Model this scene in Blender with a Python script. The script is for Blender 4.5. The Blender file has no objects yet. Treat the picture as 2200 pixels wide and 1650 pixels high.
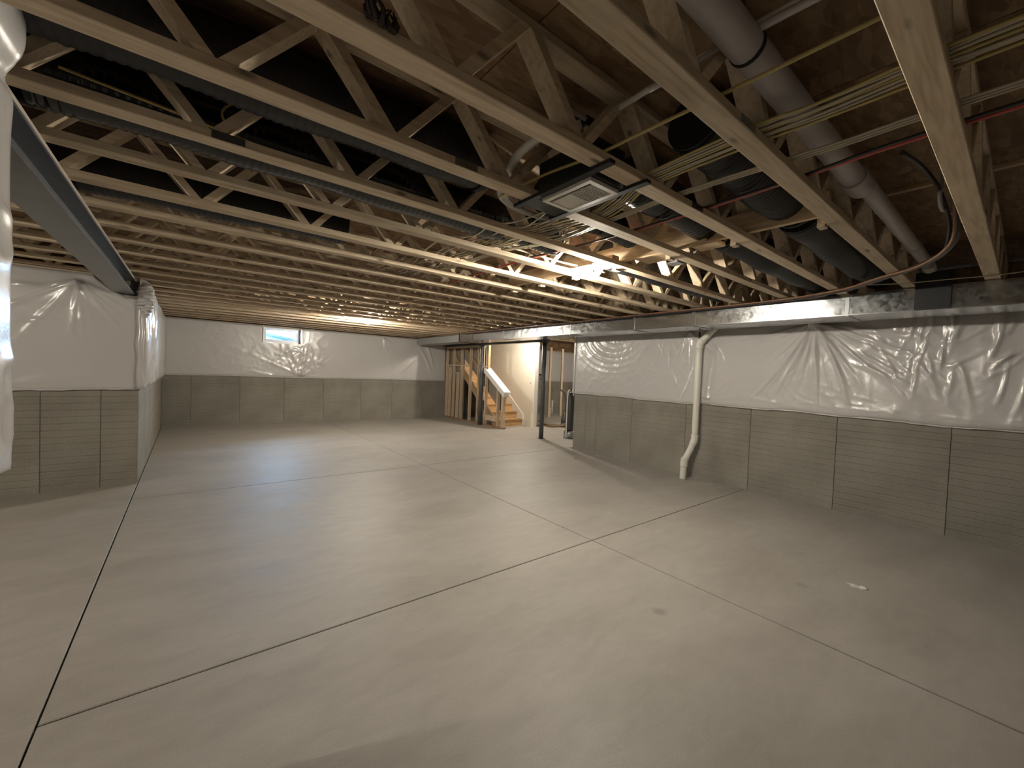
import bpy, math, random
import numpy as np
from mathutils import Vector, Matrix
rnd = random.Random(7)
PI = math.pi
S = bpy.context.scene
COL = S.collection

# ------------------------------------------------------------------ camera
cam = bpy.data.cameras.new('camera')
cam.sensor_width = 36.0
cam.lens = 36.0 * 878.81 / 2200.0
cam.clip_start = 0.02
cam_o = bpy.data.objects.new('camera', cam)
COL.objects.link(cam_o)
def cam_axes(yaw, pitch, roll):
    cy, sy, cp, sp = math.cos(yaw), math.sin(yaw), math.cos(pitch), math.sin(pitch)
    f = Vector((sy*cp, cy*cp, sp)); r = Vector((cy, -sy, 0)); u = r.cross(f)
    c, s = math.cos(roll), math.sin(roll)
    return c*r + s*u, -s*r + c*u, f
r_, u_, f_ = cam_axes(0.66889, -0.02713, 0.03951)
M = Matrix((r_, u_, -f_)).transposed().to_4x4()
M.translation = Vector((0, 0, 1.5))
cam_o.matrix_world = M
S.camera = cam_o

# ------------------------------------------------------------------ world, exposure
S.view_settings.view_transform = 'Standard'
S.view_settings.look = 'None'
S.view_settings.exposure = 0.0
S.view_settings.gamma = 1.0
S.view_settings.use_curve_mapping = False
W = bpy.data.worlds.new('sky'); S.world = W
W.use_nodes = True
bg = W.node_tree.nodes['Background']
bg.inputs[0].default_value = (0.50, 0.72, 1.0, 1)
SKY = 150.0
bg.inputs[1].default_value = SKY
# daylight portal in the window opening (guides sampling of the sky only)
pl = bpy.data.lights.new('window_portal', 'AREA')
pl.shape = 'RECTANGLE'; pl.size = 0.86; pl.size_y = 0.42
pl.cycles.is_portal = True
po = bpy.data.objects.new('window_portal', pl)
po.location = (1.84, 12.02, 2.21); po.rotation_euler = (-PI/2, 0, 0)
COL.objects.link(po)
BULB = 165.0        # watts of each bare bulb
BULB_COL = (1.0, 0.915, 0.765)

# ------------------------------------------------------------------ helpers
def tag(o, label=None, cat=None, group=None, kind=None):
    if label: o['label'] = label
    if cat: o['category'] = cat
    if group: o['group'] = group
    if kind: o['kind'] = kind
    return o
def empty(name, loc=(0, 0, 0), rz=0.0):
    o = bpy.data.objects.new(name, None); COL.objects.link(o)
    o.location = loc; o.rotation_euler = (0, 0, rz); o.empty_display_size = .1
    return o
def put(name, me, parent=None, loc=(0, 0, 0), rot=(0, 0, 0)):
    o = bpy.data.objects.new(name, me); COL.objects.link(o)
    o.location = loc; o.rotation_euler = rot
    if parent is not None: o.parent = parent
    return o
class MB:
    def __init__(s): s.v = []; s.f = []; s.sm = []
    def quad(s, *p):
        n = len(s.v); s.v += [tuple(q) for q in p]; s.f.append(tuple(range(n, n+len(p)))); s.sm.append(False)
    def box(s, a, b):
        x0, y0, z0 = [min(a[i], b[i]) for i in range(3)]; x1, y1, z1 = [max(a[i], b[i]) for i in range(3)]
        n = len(s.v)
        s.v += [(x0,y0,z0),(x1,y0,z0),(x1,y1,z0),(x0,y1,z0),(x0,y0,z1),(x1,y0,z1),(x1,y1,z1),(x0,y1,z1)]
        for q in ((0,3,2,1),(4,5,6,7),(0,1,5,4),(1,2,6,5),(2,3,7,6),(3,0,4,7)):
            s.f.append(tuple(n+i for i in q)); s.sm.append(False)
    def prism(s, pts, axis, a, b):
        """polygon pts (2-D) extruded along an axis from a to b"""
        def P(p, t):
            if axis == 'x': return (t, p[0], p[1])
            if axis == 'y': return (p[0], t, p[1])
            return (p[0], p[1], t)
        n = len(s.v); k = len(pts)
        s.v += [P(p, a) for p in pts] + [P(p, b) for p in pts]
        s.f.append(tuple(n+i for i in range(k))[::-1]); s.f.append(tuple(n+k+i for i in range(k)))
        s.sm += [False, False]
        for i in range(k):
            j = (i+1) % k
            s.f.append((n+i, n+j, n+k+j, n+k+i)); s.sm.append(False)
    def tube(s, pts, r, seg=8, cap=True, radii=None):
        pts = [Vector(p) for p in pts]; n0 = len(s.v); m = len(pts)
        t0 = (pts[1]-pts[0]).normalized()
        ref = Vector((0, 0, 1)) if abs(t0.z) < .9 else Vector((1, 0, 0))
        nrm = t0.cross(ref).normalized()
        for i, p in enumerate(pts):
            t = (pts[min(i+1, m-1)] - pts[max(i-1, 0)]).normalized()
            nrm = (nrm - t*nrm.dot(t)).normalized(); b = t.cross(nrm)
            rr = radii[i] if radii else r
            for k in range(seg):
                a = 2*PI*k/seg
                s.v.append(tuple(p + (nrm*math.cos(a) + b*math.sin(a))*rr))
        for i in range(m-1):
            for k in range(seg):
                k2 = (k+1) % seg
                s.f.append((n0+i*seg+k, n0+i*seg+k2, n0+(i+1)*seg+k2, n0+(i+1)*seg+k)); s.sm.append(True)
        if cap:
            s.f.append(tuple(n0+k for k in range(seg))[::-1]); s.sm.append(False)
            s.f.append(tuple(n0+(m-1)*seg+k for k in range(seg))); s.sm.append(False)
    def lathe(s, prof, c=(0, 0, 0), seg=16):
        n0 = len(s.v); m = len(prof)
        for (r, z) in prof:
            for k in range(seg):
                a = 2*PI*k/seg; s.v.append((c[0]+r*math.cos(a), c[1]+r*math.sin(a), c[2]+z))
        for i in range(m-1):
            for k in range(seg):
                k2 = (k+1) % seg
                s.f.append((n0+i*seg+k, n0+i*seg+k2, n0+(i+1)*seg+k2, n0+(i+1)*seg+k)); s.sm.append(True)
        s.f.append(tuple(n0+k for k in range(seg))[::-1]); s.sm.append(False)
        s.f.append(tuple(n0+(m-1)*seg+k for k in range(seg))); s.sm.append(False)
    def mesh(s, name, mat):
        me = bpy.data.meshes.new(name); me.from_pydata(s.v, [], s.f)
        me.polygons.foreach_set('use_smooth', s.sm)
        if mat: me.materials.append(mat)
        me.update(); return me
    def build(s, name, mat, parent=None, loc=(0, 0, 0), rot=(0, 0, 0)):
        return put(name, s.mesh(name, mat), parent, loc, rot)
def boxobj(name, a, b, mat, parent=None):
    m = MB(); m.box(a, b); return m.build(name, mat, parent)
def smooth_path(pts, n=6):
    pts = [Vector(p) for p in pts]; out = []
    P = [pts[0]*2-pts[1]] + pts + [pts[-1]*2-pts[-2]]
    for i in range(1, len(P)-2):
        a, b, c, d = P[i-1], P[i], P[i+1], P[i+2]
        for k in range(n):
            t = k/n
            out.append(.5*((2*b)+(c-a)*t+(2*a-5*b+4*c-d)*t*t+(3*b-a-3*c+d)*t**3))
    out.append(pts[-1]); return out

# ------------------------------------------------------------------ materials
def newmat(name):
    m = bpy.data.materials.new(name); m.use_nodes = True
    nt = m.node_tree; b = nt.nodes['Principled BSDF']
    return m, nt, b
def nd(nt, t, **kw):
    n = nt.nodes.new(t)
    for k, v in kw.items(): setattr(n, k, v)
    return n
def simple(name, col, rough=.5, metal=0.0, noise=0.0, scale=8.0, bump=0.0, coat=0.0):
    m, nt, b = newmat(name)
    b.inputs['Base Color'].default_value = (*col, 1)
    b.inputs['Roughness'].default_value = rough
    b.inputs['Metallic'].default_value = metal
    b.inputs['Coat Weight'].default_value = coat
    if noise or bump:
        tc = nd(nt, 'ShaderNodeTexCoord'); nz = nd(nt, 'ShaderNodeTexNoise')
        nz.inputs['Scale'].default_value = scale; nz.inputs['Detail'].default_value = 5
        nt.links.new(tc.outputs['Object'], nz.inputs['Vector'])
        if noise:
            mr = nd(nt, 'ShaderNodeMapRange'); mr.inputs[3].default_value = 1-noise; mr.inputs[4].default_value = 1+noise
            mr.inputs[1].default_value = .3; mr.inputs[2].default_value = .7
            mx = nd(nt, 'ShaderNodeVectorMath', operation='SCALE'); mx.inputs[0].default_value = col
            nt.links.new(nz.outputs['Fac'], mr.inputs[0]); nt.links.new(mr.outputs[0], mx.inputs['Scale'])
            nt.links.new(mx.outputs[0], b.inputs['Base Color'])
        if bump:
            bp = nd(nt, 'ShaderNodeBump'); bp.inputs['Strength'].default_value = bump; bp.inputs['Distance'].default_value = .01
            nt.links.new(nz.outputs['Fac'], bp.inputs['Height']); nt.links.new(bp.outputs[0], b.inputs['Normal'])
    return m
def ramp(nt, stops):
    r = nd(nt, 'ShaderNodeValToRGB'); e = r.color_ramp.elements
    e[0].position, e[0].color = stops[0][0], (*stops[0][1], 1)
    e[1].position, e[1].color = stops[-1][0], (*stops[-1][1], 1)
    for p, c in stops[1:-1]:
        x = e.new(p); x.color = (*c, 1)
    return r
def wood(name, c0, c1, c2, stretch=(1.2, 14, 14), rough=.7, knots=True):
    m, nt, b = newmat(name)
    tc = nd(nt, 'ShaderNodeTexCoord'); oi = nd(nt, 'ShaderNodeObjectInfo')
    add = nd(nt, 'ShaderNodeVectorMath', operation='ADD'); sc = nd(nt, 'ShaderNodeVectorMath', operation='SCALE')
    sc.inputs[0].default_value = (37, 11, 23); nt.links.new(oi.outputs['Random'], sc.inputs['Scale'])
    nt.links.new(tc.outputs['Object'], add.inputs[0]); nt.links.new(sc.outputs[0], add.inputs[1])
    mp = nd(nt, 'ShaderNodeMapping'); mp.inputs['Scale'].default_value = stretch
    nt.links.new(add.outputs[0], mp.inputs['Vector'])
    n1 = nd(nt, 'ShaderNodeTexNoise'); n1.inputs['Scale'].default_value = 3; n1.inputs['Detail'].default_value = 6; n1.inputs['Distortion'].default_value = .6
    nt.links.new(mp.outputs[0], n1.inputs['Vector'])
    rp = ramp(nt, [(.3, c0), (.5, c1), (.72, c2)]); nt.links.new(n1.outputs['Fac'], rp.inputs[0])
    out = rp.outputs[0]
    if knots:
        m2 = nd(nt, 'ShaderNodeMapping'); m2.inputs['Scale'].default_value = (3.2, 9, 9)
        nt.links.new(add.outputs[0], m2.inputs['Vector'])
        vo = nd(nt, 'ShaderNodeTexVoronoi'); vo.inputs['Scale'].default_value = 1.0
        nt.links.new(m2.outputs[0], vo.inputs['Vector'])
        mr = nd(nt, 'ShaderNodeMapRange'); mr.inputs[1].default_value = .06; mr.inputs[2].default_value = .15; mr.inputs[3].default_value = .35; mr.inputs[4].default_value = 1
        nt.links.new(vo.outputs['Distance'], mr.inputs[0])
        mu = nd(nt, 'ShaderNodeVectorMath', operation='SCALE'); nt.links.new(out, mu.inputs[0]); nt.links.new(mr.outputs[0], mu.inputs['Scale'])
        out = mu.outputs[0]
    # each stick a little lighter or darker
    mr2 = nd(nt, 'ShaderNodeMapRange'); mr2.inputs[3].default_value = .85; mr2.inputs[4].default_value = 1.12
    nt.links.new(oi.outputs['Random'], mr2.inputs[0])
    mu2 = nd(nt, 'ShaderNodeVectorMath', operation='SCALE'); nt.links.new(out, mu2.inputs[0]); nt.links.new(mr2.outputs[0], mu2.inputs['Scale'])
    nt.links.new(mu2.outputs[0], b.inputs['Base Color'])
    b.inputs['Roughness'].default_value = rough
    bp = nd(nt, 'ShaderNodeBump'); bp.inputs['Strength'].default_value = .12; bp.inputs['Distance'].default_value = .004
    nt.links.new(n1.outputs['Fac'], bp.inputs['Height']); nt.links.new(bp.outputs[0], b.inputs['Normal'])
    return m
M_wood = wood('pine_lumber', (.43, .33, .22), (.56, .45, .315), (.65, .54, .39))
M_woodz = wood('pine_studs', (.42, .32, .22), (.55, .43, .31), (.64, .53, .39), stretch=(14, 14, 1.2), knots=False)
M_stairw = wood('stair_tread_wood', (.42, .25, .11), (.55, .34, .16), (.62, .42, .22), stretch=(1.5, 12, 12), knots=False, rough=.55)

def osb():
    m, nt, b = newmat('osb_sheathing')
    tc = nd(nt, 'ShaderNodeTexCoord')
    cols = []
    for k, (ang, sx, sy) in enumerate(((.4, 9, 30), (1.7, 8, 26))):
        mp = nd(nt, 'ShaderNodeMapping'); mp.inputs['Rotation'].default_value = (0, 0, ang); mp.inputs['Scale'].default_value = (sx, sy, 10)
        nt.links.new(tc.outputs['Object'], mp.inputs['Vector'])
        vo = nd(nt, 'ShaderNodeTexVoronoi'); vo.inputs['Scale'].default_value = 1.0; vo.inputs['Randomness'].default_value = 1
        nt.links.new(mp.outputs[0], vo.inputs['Vector'])
        sp = nd(nt, 'ShaderNodeSeparateColor'); nt.links.new(vo.outputs['Color'], sp.inputs[0])
        cols.append(sp.outputs[0])
    mix = nd(nt, 'ShaderNodeMath', operation='ADD'); nt.links.new(cols[0], mix.inputs[0]); nt.links.new(cols[1], mix.inputs[1])
    hf = nd(nt, 'ShaderNodeMath', operation='MULTIPLY'); hf.inputs[1].default_value = .5; nt.links.new(mix.outputs[0], hf.inputs[0])
    rp = ramp(nt, [(.1, (.15, .085, .042)), (.5, (.215, .132, .068)), (.9, (.30, .20, .11))])
    nt.links.new(hf.outputs[0], rp.inputs[0]); nt.links.new(rp.outputs[0], b.inputs['Base Color'])
    b.inputs['Roughness'].default_value = .75
    bp = nd(nt, 'ShaderNodeBump'); bp.inputs['Strength'].default_value = .25; bp.inputs['Distance'].default_value = .004
    nt.links.new(hf.outputs[0], bp.inputs['Height']); nt.links.new(bp.outputs[0], b.inputs['Normal'])
    return m
M_osb = osb()

def floor_mat():
    m, nt, b = newmat('floor_concrete')
    tc = nd(nt, 'ShaderNodeTexCoord')
    n1 = nd(nt, 'ShaderNodeTexNoise'); n1.inputs['Scale'].default_value = .9; n1.inputs['Detail'].default_value = 6; n1.inputs['Roughness'].default_value = .55
    mp = nd(nt, 'ShaderNodeMapping'); mp.inputs['Scale'].default_value = (1, 2.4, 1); mp.inputs['Rotation'].default_value = (0, 0, .25)
    nt.links.new(tc.outputs['Object'], mp.inputs['Vector']); nt.links.new(mp.outputs[0], n1.inputs['Vector'])
    rp = ramp(nt, [(.30, (.330, .306, .276)), (.5, (.378, .353, .320)), (.70, (.412, .388, .356))])
    nt.links.new(n1.outputs['Fac'], rp.inputs[0])
    n2 = nd(nt, 'ShaderNodeTexNoise'); n2.inputs['Scale'].default_value = 160; n2.inputs['Detail'].default_value = 3
    nt.links.new(tc.outputs['Object'], n2.inputs['Vector'])
    mr = nd(nt, 'ShaderNodeMapRange'); mr.inputs[1].default_value = .3; mr.inputs[2].default_value = .7; mr.inputs[3].default_value = .90; mr.inputs[4].default_value = 1.08
    nt.links.new(n2.outputs['Fac'], mr.inputs[0])
    mu = nd(nt, 'ShaderNodeVectorMath', operation='SCALE'); nt.links.new(rp.outputs[0], mu.inputs[0]); nt.links.new(mr.outputs[0], mu.inputs['Scale'])
    n3 = nd(nt, 'ShaderNodeTexNoise'); n3.inputs['Scale'].default_value = 4.5; n3.inputs['Detail'].default_value = 5; n3.inputs['Distortion'].default_value = .8
    nt.links.new(mp.outputs[0], n3.inputs['Vector'])
    mr4 = nd(nt, 'ShaderNodeMapRange'); mr4.inputs[1].default_value = .32; mr4.inputs[2].default_value = .62; mr4.inputs[3].default_value = .95; mr4.inputs[4].default_value = 1.03
    nt.links.new(n3.outputs['Fac'], mr4.inputs[0])
    mu4 = nd(nt, 'ShaderNodeVectorMath', operation='SCALE'); nt.links.new(mu.outputs[0], mu4.inputs[0]); nt.links.new(mr4.outputs[0], mu4.inputs['Scale']); mu = mu4
    # a few small dark stains
    vo = nd(nt, 'ShaderNodeTexVoronoi'); vo.inputs['Scale'].default_value = .8; nt.links.new(tc.outputs['Object'], vo.inputs['Vector'])
    mr3 = nd(nt, 'ShaderNodeMapRange'); mr3.inputs[1].default_value = .02; mr3.inputs[2].default_value = .05; mr3.inputs[3].default_value = .72; mr3.inputs[4].default_value = 1
    nt.links.new(vo.outputs['Distance'], mr3.inputs[0])
    mu3 = nd(nt, 'ShaderNodeVectorMath', operation='SCALE'); nt.links.new(mu.outputs[0], mu3.inputs[0]); nt.links.new(mr3.outputs[0], mu3.inputs['Scale'])
    nt.links.new(mu3.outputs[0], b.inputs['Base Color'])
    mr2 = nd(nt, 'ShaderNodeMapRange'); mr2.inputs[3].default_value = .42; mr2.inputs[4].default_value = .66
    nt.links.new(n1.outputs['Fac'], mr2.inputs[0]); nt.links.new(mr2.outputs[0], b.inputs['Roughness'])
    bp = nd(nt, 'ShaderNodeBump'); bp.inputs['Strength'].default_value = .12; bp.inputs['Distance'].default_value = .003
    nt.links.new(n2.outputs['Fac'], bp.inputs['Height']); nt.links.new(bp.outputs[0], b.inputs['Normal'])
    return m
M_floor = floor_mat()

def wall_mat():
    m, nt, b = newmat('foundation_concrete')
    tc = nd(nt, 'ShaderNodeTexCoord'); oi = nd(nt, 'ShaderNodeObjectInfo')
    n1 = nd(nt, 'ShaderNodeTexNoise'); n1.inputs['Scale'].default_value = 1.6; n1.inputs['Detail'].default_value = 5
    nt.links.new(tc.outputs['Object'], n1.inputs['Vector'])
    rp = ramp(nt, [(.3, (.198, .182, .154)), (.5, (.242, .224, .192)), (.7, (.280, .262, .228))])
    nt.links.new(n1.outputs['Fac'], rp.inputs[0])
    n2 = nd(nt, 'ShaderNodeTexNoise'); n2.inputs['Scale'].default_value = 60; n2.inputs['Detail'].default_value = 4
    nt.links.new(tc.outputs['Object'], n2.inputs['Vector'])
    mr = nd(nt, 'ShaderNodeMapRange'); mr.inputs[1].default_value = .3; mr.inputs[2].default_value = .7; mr.inputs[3].default_value = .90; mr.inputs[4].default_value = 1.09
    nt.links.new(n2.outputs['Fac'], mr.inputs[0])
    mr2 = nd(nt, 'ShaderNodeMapRange'); mr2.inputs[3].default_value = .93; mr2.inputs[4].default_value = 1.07
    nt.links.new(oi.outputs['Random'], mr2.inputs[0])
    mm = nd(nt, 'ShaderNodeMath', operation='MULTIPLY'); nt.links.new(mr.outputs[0], mm.inputs[0]); nt.links.new(mr2.outputs[0], mm.inputs[1])
    mu = nd(nt, 'ShaderNodeVectorMath', operation='SCALE'); nt.links.new(rp.outputs[0], mu.inputs[0]); nt.links.new(mm.outputs[0], mu.inputs['Scale'])
    nt.links.new(mu.outputs[0], b.inputs['Base Color'])
    b.inputs['Roughness'].default_value = .82
    bp = nd(nt, 'ShaderNodeBump'); bp.inputs['Strength'].default_value = .3; bp.inputs['Distance'].default_value = .006
    nt.links.new(n2.outputs['Fac'], bp.inputs['Height']); nt.links.new(bp.outputs[0], b.inputs['Normal'])
    return m
M_wall = wall_mat()

def poly_mat():
    m, nt, b = newmat('white_poly_facing')
    b.inputs['Base Color'].default_value = (.515, .50, .495, 1)
    b.inputs['Roughness'].default_value = .26
    b.inputs['Specular IOR Level'].default_value = .6
    b.inputs['Coat Weight'].default_value = .25; b.inputs['Coat Roughness'].default_value = .12
    tc = nd(nt, 'ShaderNodeTexCoord')
    n1 = nd(nt, 'ShaderNodeTexNoise'); n1.inputs['Scale'].default_value = 7; n1.inputs['Detail'].default_value = 4
    nt.links.new(tc.outputs['Object'], n1.inputs['Vector'])
    n2 = nd(nt, 'ShaderNodeTexNoise'); n2.inputs['Scale'].default_value = 90; n2.inputs['Detail'].default_value = 2
    nt.links.new(tc.outputs['Object'], n2.inputs['Vector'])
    b1 = nd(nt, 'ShaderNodeBump'); b1.inputs['Strength'].default_value = .25; b1.inputs['Distance'].default_value = .015
    nt.links.new(n1.outputs['Fac'], b1.inputs['Height'])
    b2 = nd(nt, 'ShaderNodeBump'); b2.inputs['Strength'].default_value = .18; b2.inputs['Distance'].default_value = .003
    nt.links.new(n2.outputs['Fac'], b2.inputs['Height']); nt.links.new(b1.outputs[0], b2.inputs['Normal'])
    nt.links.new(b2.outputs[0], b.inputs['Normal'])
    return m
M_poly = poly_mat()

def galv():
    m, nt, b = newmat('galvanized_sheet_metal')
    b.inputs['Metallic'].default_value = 1.0
    tc = nd(nt, 'ShaderNodeTexCoord')
    vo = nd(nt, 'ShaderNodeTexVoronoi'); vo.inputs['Scale'].default_value = 45; nt.links.new(tc.outputs['Object'], vo.inputs['Vector'])
    sp = nd(nt, 'ShaderNodeSeparateColor'); nt.links.new(vo.outputs['Color'], sp.inputs[0])
    rp = ramp(nt, [(0, (.50, .52, .54)), (1, (.55, .57, .59))]); nt.links.new(sp.outputs[0], rp.inputs[0])
    nt.links.new(rp.outputs[0], b.inputs['Base Color'])
    mr = nd(nt, 'ShaderNodeMapRange'); mr.inputs[3].default_value = .17; mr.inputs[4].default_value = .24
    nt.links.new(sp.outputs[1], mr.inputs[0]); nt.links.new(mr.outputs[0], b.inputs['Roughness'])
    n1 = nd(nt, 'ShaderNodeTexNoise'); n1.inputs['Scale'].default_value = 3.0; nt.links.new(tc.outputs['Object'], n1.inputs['Vector'])
    bp = nd(nt, 'ShaderNodeBump'); bp.inputs['Strength'].default_value = .35; bp.inputs['Distance'].default_value = .03
    nt.links.new(n1.outputs['Fac'], bp.inputs['Height']); nt.links.new(bp.outputs[0], b.inputs['Normal'])
    return m
M_galv = galv()
M_cleat = simple('duct_cleat_metal', (.33, .34, .35), .3, 1.0)
M_beam = simple('grey_painted_steel', (.085, .092, .105), .34, 0.0, .15, 6, coat=.2)
M_post = simple('dark_steel_post', (.075, .079, .090), .45, 0.0, .2, 10)
M_blackflex = simple('black_ribbed_jacket', (.010, .010, .012), .5, 0, 0, 8, .0, 0)
M_black = simple('black_duct_jacket', (.006, .006, .008), .22, 0, 0, 8, .0, .2)
M_blackmatte = simple('black_bracket', (.007, .007, .008), .6)
M_pvc = simple('white_pvc', (.70, .68, .62), .32)
M_pipegrey = simple('pale_grey_pipe', (.46, .43, .42), .42, 0, .08, 3)
M_cyel = simple('yellow_cable_sheath', (.46, .36, .13), .5)
M_ccream = simple('cream_cable_sheath', (.46, .41, .30), .5)
M_cred = simple('red_pipe_plastic', (.50, .07, .05), .35)
M_cblk = simple('dark_cable_sheath', (.03, .02, .018), .4)
M_cbrown = simple('brown_cable_sheath', (.16, .08, .04), .45)
M_dry = simple('painted_drywall', (.74, .67, .56), .8, 0, .03, 3)
M_drygrey = simple('grey_drywall_backing', (.23, .20, .17), .85, 0, .12, 4)
M_white = simple('white_painted_trim', (.78, .76, .73), .4)
M_vinyl = simple('white_vinyl', (.74, .76, .78), .3)
M_plate = simple('white_grille_plastic', (.70, .67, .60), .4)
M_slotd = simple('dark_slot', (.03, .028, .025), .7)
M_copper = simple('copper', (.62, .30, .17), .32, 1.0)
M_card = simple('brown_plastic_sheet', (.17, .11, .065), .45, 0, .3, 5)
M_tank = simple('dark_tank', (.05, .052, .058), .4)
M_dirt = simple('window_well_gravel', (.10, .11, .11), .9, 0, .2, 30)
M_plaster = simple('white_plaster_splat', (.62, .60, .55), .8, 0, .2, 60, .4)
M_orange = simple('orange_scrap', (.45, .16, .06), .6)
M_joint = simple('joint_sealant_dirt', (.07, .055, .042), .9)
M_box = simple('grey_box_plastic', (.22, .22, .23), .5)

def emit(name, col, strength):
    m, nt, b = newmat(name)
    b.inputs['Base Color'].default_value = (1, 1, 1, 1)
    b.inputs['Emission Color'].default_value = (*col, 1); b.inputs['Emission Strength'].default_value = strength
    return m
BR = .033
M_bulb = emit('lit_bulb', BULB_COL, BULB / (PI * 4*PI*BR*BR))
M_bulb_low = emit('lit_bulb_small', BULB_COL, .8 * BULB / (PI * 4*PI*BR*BR))
def glass():
    m, nt, b = newmat('window_glass')
    b.inputs['Base Color'].default_value = (.93, .97, 1, 1); b.inputs['Roughness'].default_value = 0
    b.inputs['Transmission Weight'].default_value = 1; b.inputs['IOR'].default_value = 1.45
    tr = nd(nt, 'ShaderNodeBsdfTransparent'); gl = nd(nt, 'ShaderNodeBsdfGlossy'); gl.inputs['Roughness'].default_value = .02
    fr = nd(nt, 'ShaderNodeFresnel'); mx = nd(nt, 'ShaderNodeMixShader')
    tr.inputs[0].default_value = (.90, .96, 1, 1)
    nt.links.new(fr.outputs[0], mx.inputs[0]); nt.links.new(tr.outputs[0], mx.inputs[1]); nt.links.new(gl.outputs[0], mx.inputs[2])
    nt.links.new(mx.outputs[0], nt.nodes['Material Output'].inputs[0])
    return m
M_glass = glass()

# ------------------------------------------------------------------ floor
floor = boxobj('floor', (-4.8, -3.2, -.25), (12.9, 12.1, -.022), M_joint); tag(floor, kind='structure')
J = .0045
def slab(x0, y0, x1, y1):
    m = MB(); c = .004
    m.v = [(x0, y0, -.0215), (x1, y0, -.0215), (x1, y1, -.0215), (x0, y1, -.0215),
           (x0, y0, -c), (x1, y0, -c), (x1, y1, -c), (x0, y1, -c),
           (x0+c, y0+c, 0), (x1-c, y0+c, 0), (x1-c, y1-c, 0), (x0+c, y1-c, 0)]
    m.f = [(3, 2, 1, 0), (8, 9, 10, 11)]
    for a, b2 in ((0, 4), (4, 8)):
        for i in range(4):
            j = (i+1) % 4; m.f.append((a+i, a+j, b2+j, b2+i))
    m.sm = [False]*len(m.f)
    m.build('slab', M_floor, floor)
XJ = [-.465, 2.913, 6.16]; YJ = [2.416, 5.842]
xs = [-4.8] + XJ; ys = [-3.2] + YJ + [12.0]
slab(-4.8, -3.2, XJ[0]-J, 12.0)
for i in range(2):
    for k in range(3):
        slab(XJ[i]+J, ys[k]+(J if k else 0), XJ[i+1]-(J if i == 0 else -.0), ys[k+1]-(J if k < 2 else 0))
slab(6.16, 5.842+J, 12.9, 12.0)

# ------------------------------------------------------------------ concrete walls of cast panels with ribbed courses
def panel_mesh(w, h, d=.03, course=.0745, g=.0055):
    """front face in local XZ looking towards -Y, thickness d"""
    m = MB(); prof = []; z = 0
    while z < h-1e-6:
        z2 = min(z+course, h)
        if prof: prof += [(g, z+.003)]
        else: prof += [(0, 0)]
        prof += [(0, z+.008)] if z > 0 else []
        prof += [(0, z2-.006)] if z2 < h-1e-6 else [(0, h)]
        z = z2
    n = len(prof)
    for x, dx in ((0, .004), (.003, 0), (w-.003, 0), (w, .004)):
        for (y, zz) in prof: m.v.append((x, y+dx, zz))
    for c in range(3):
        for i in range(n-1):
            a = c*n+i; m.f.append((a, a+n, a+n+1, a+1)); m.sm.append(False)
    k = len(m.v)
    m.v += [(0, d, 0), (0, d, h), (w, d, 0), (w, d, h)]
    m.f += [(k, 0, n-1, k+1), (3*n, k+2, k+3, 4*n-1), (n-1, 4*n-1, k+3, k+1), (k, k+2, 3*n, 0), (k+1, k+3, k+2, k)]
    m.sm += [False]*5
    return m
def wall(name, core_a, core_b, runs):
    """runs: (start point, unit direction, joint distances) on the visible face; the panel looks to the right of its direction"""
    o = boxobj(name, core_a, core_b, M_wall); tag(o, kind='structure')
    for (p, d, cuts, h) in runs:
        ang = math.atan2(d[1], d[0])
        for a, b in zip(cuts[:-1], cuts[1:]):
            panel_mesh(b-a-.003, h).build('panel', M_wall, o, (p[0]+d[0]*(a+.0015), p[1]+d[1]*(a+.0015), 0), (0, 0, ang))
    return o
HW = 2.40
# right wall, face X = 6.136, looking towards -X : direction from +Y to -Y
rw_cuts = [5.70, 5.396, 5.124, 4.328, 3.328, 2.383, 1.418, .476, -.47, -1.41, -2.36, -3.1]
wall_right = wall('wall_right', (6.166, -3.1, 0), (6.40, 5.67, HW), [((6.136, 5.70), (0, -1), [5.70-c for c in rw_cuts], HW)])
wall_util = wall('wall_utility', (6.40, 5.45, 0), (12.8, 5.70, HW), [])
# end cap of the right wall
boxobj('panel', (6.14, 5.671, 0), (6.40, 5.70, HW), M_wall, wall_right)
# back wall with the window opening, face Y = 11.75
WX0, WX1, WZ0, WZ1 = 1.405, 2.275, 2.015, HW
wb = MB()
wb.box((-.70, 11.78, 0), (12.8, 12.0, WZ0)); wb.box((-.70, 11.78, WZ0), (WX0, 12.0, HW)); wb.box((WX1, 11.78, WZ0), (12.8, 12.0, HW))
wall_back = wb.build('wall_back', M_wall); tag(wall_back, kind='structure')
bk = [-.465, .04, .964, 1.905, 2.846, 3.834, 4.75, 5.70, 6.62]
for a, b in zip(bk[:-1], bk[1:]):
    top = 1.98 if (b > WX0-.1 and a < WX1+.1) else HW
    panel_mesh(b-a-.003, top).build('panel', M_wall, wall_back, (a+.0015, 11.75, 0), (0, 0, 0))
for a in np.arange(6.62, 12.7, .94):
    panel_mesh(.933, HW).build('panel', M_wall, wall_back, (float(a)+.0035, 11.75, 0), (0, 0, 0))
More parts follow.
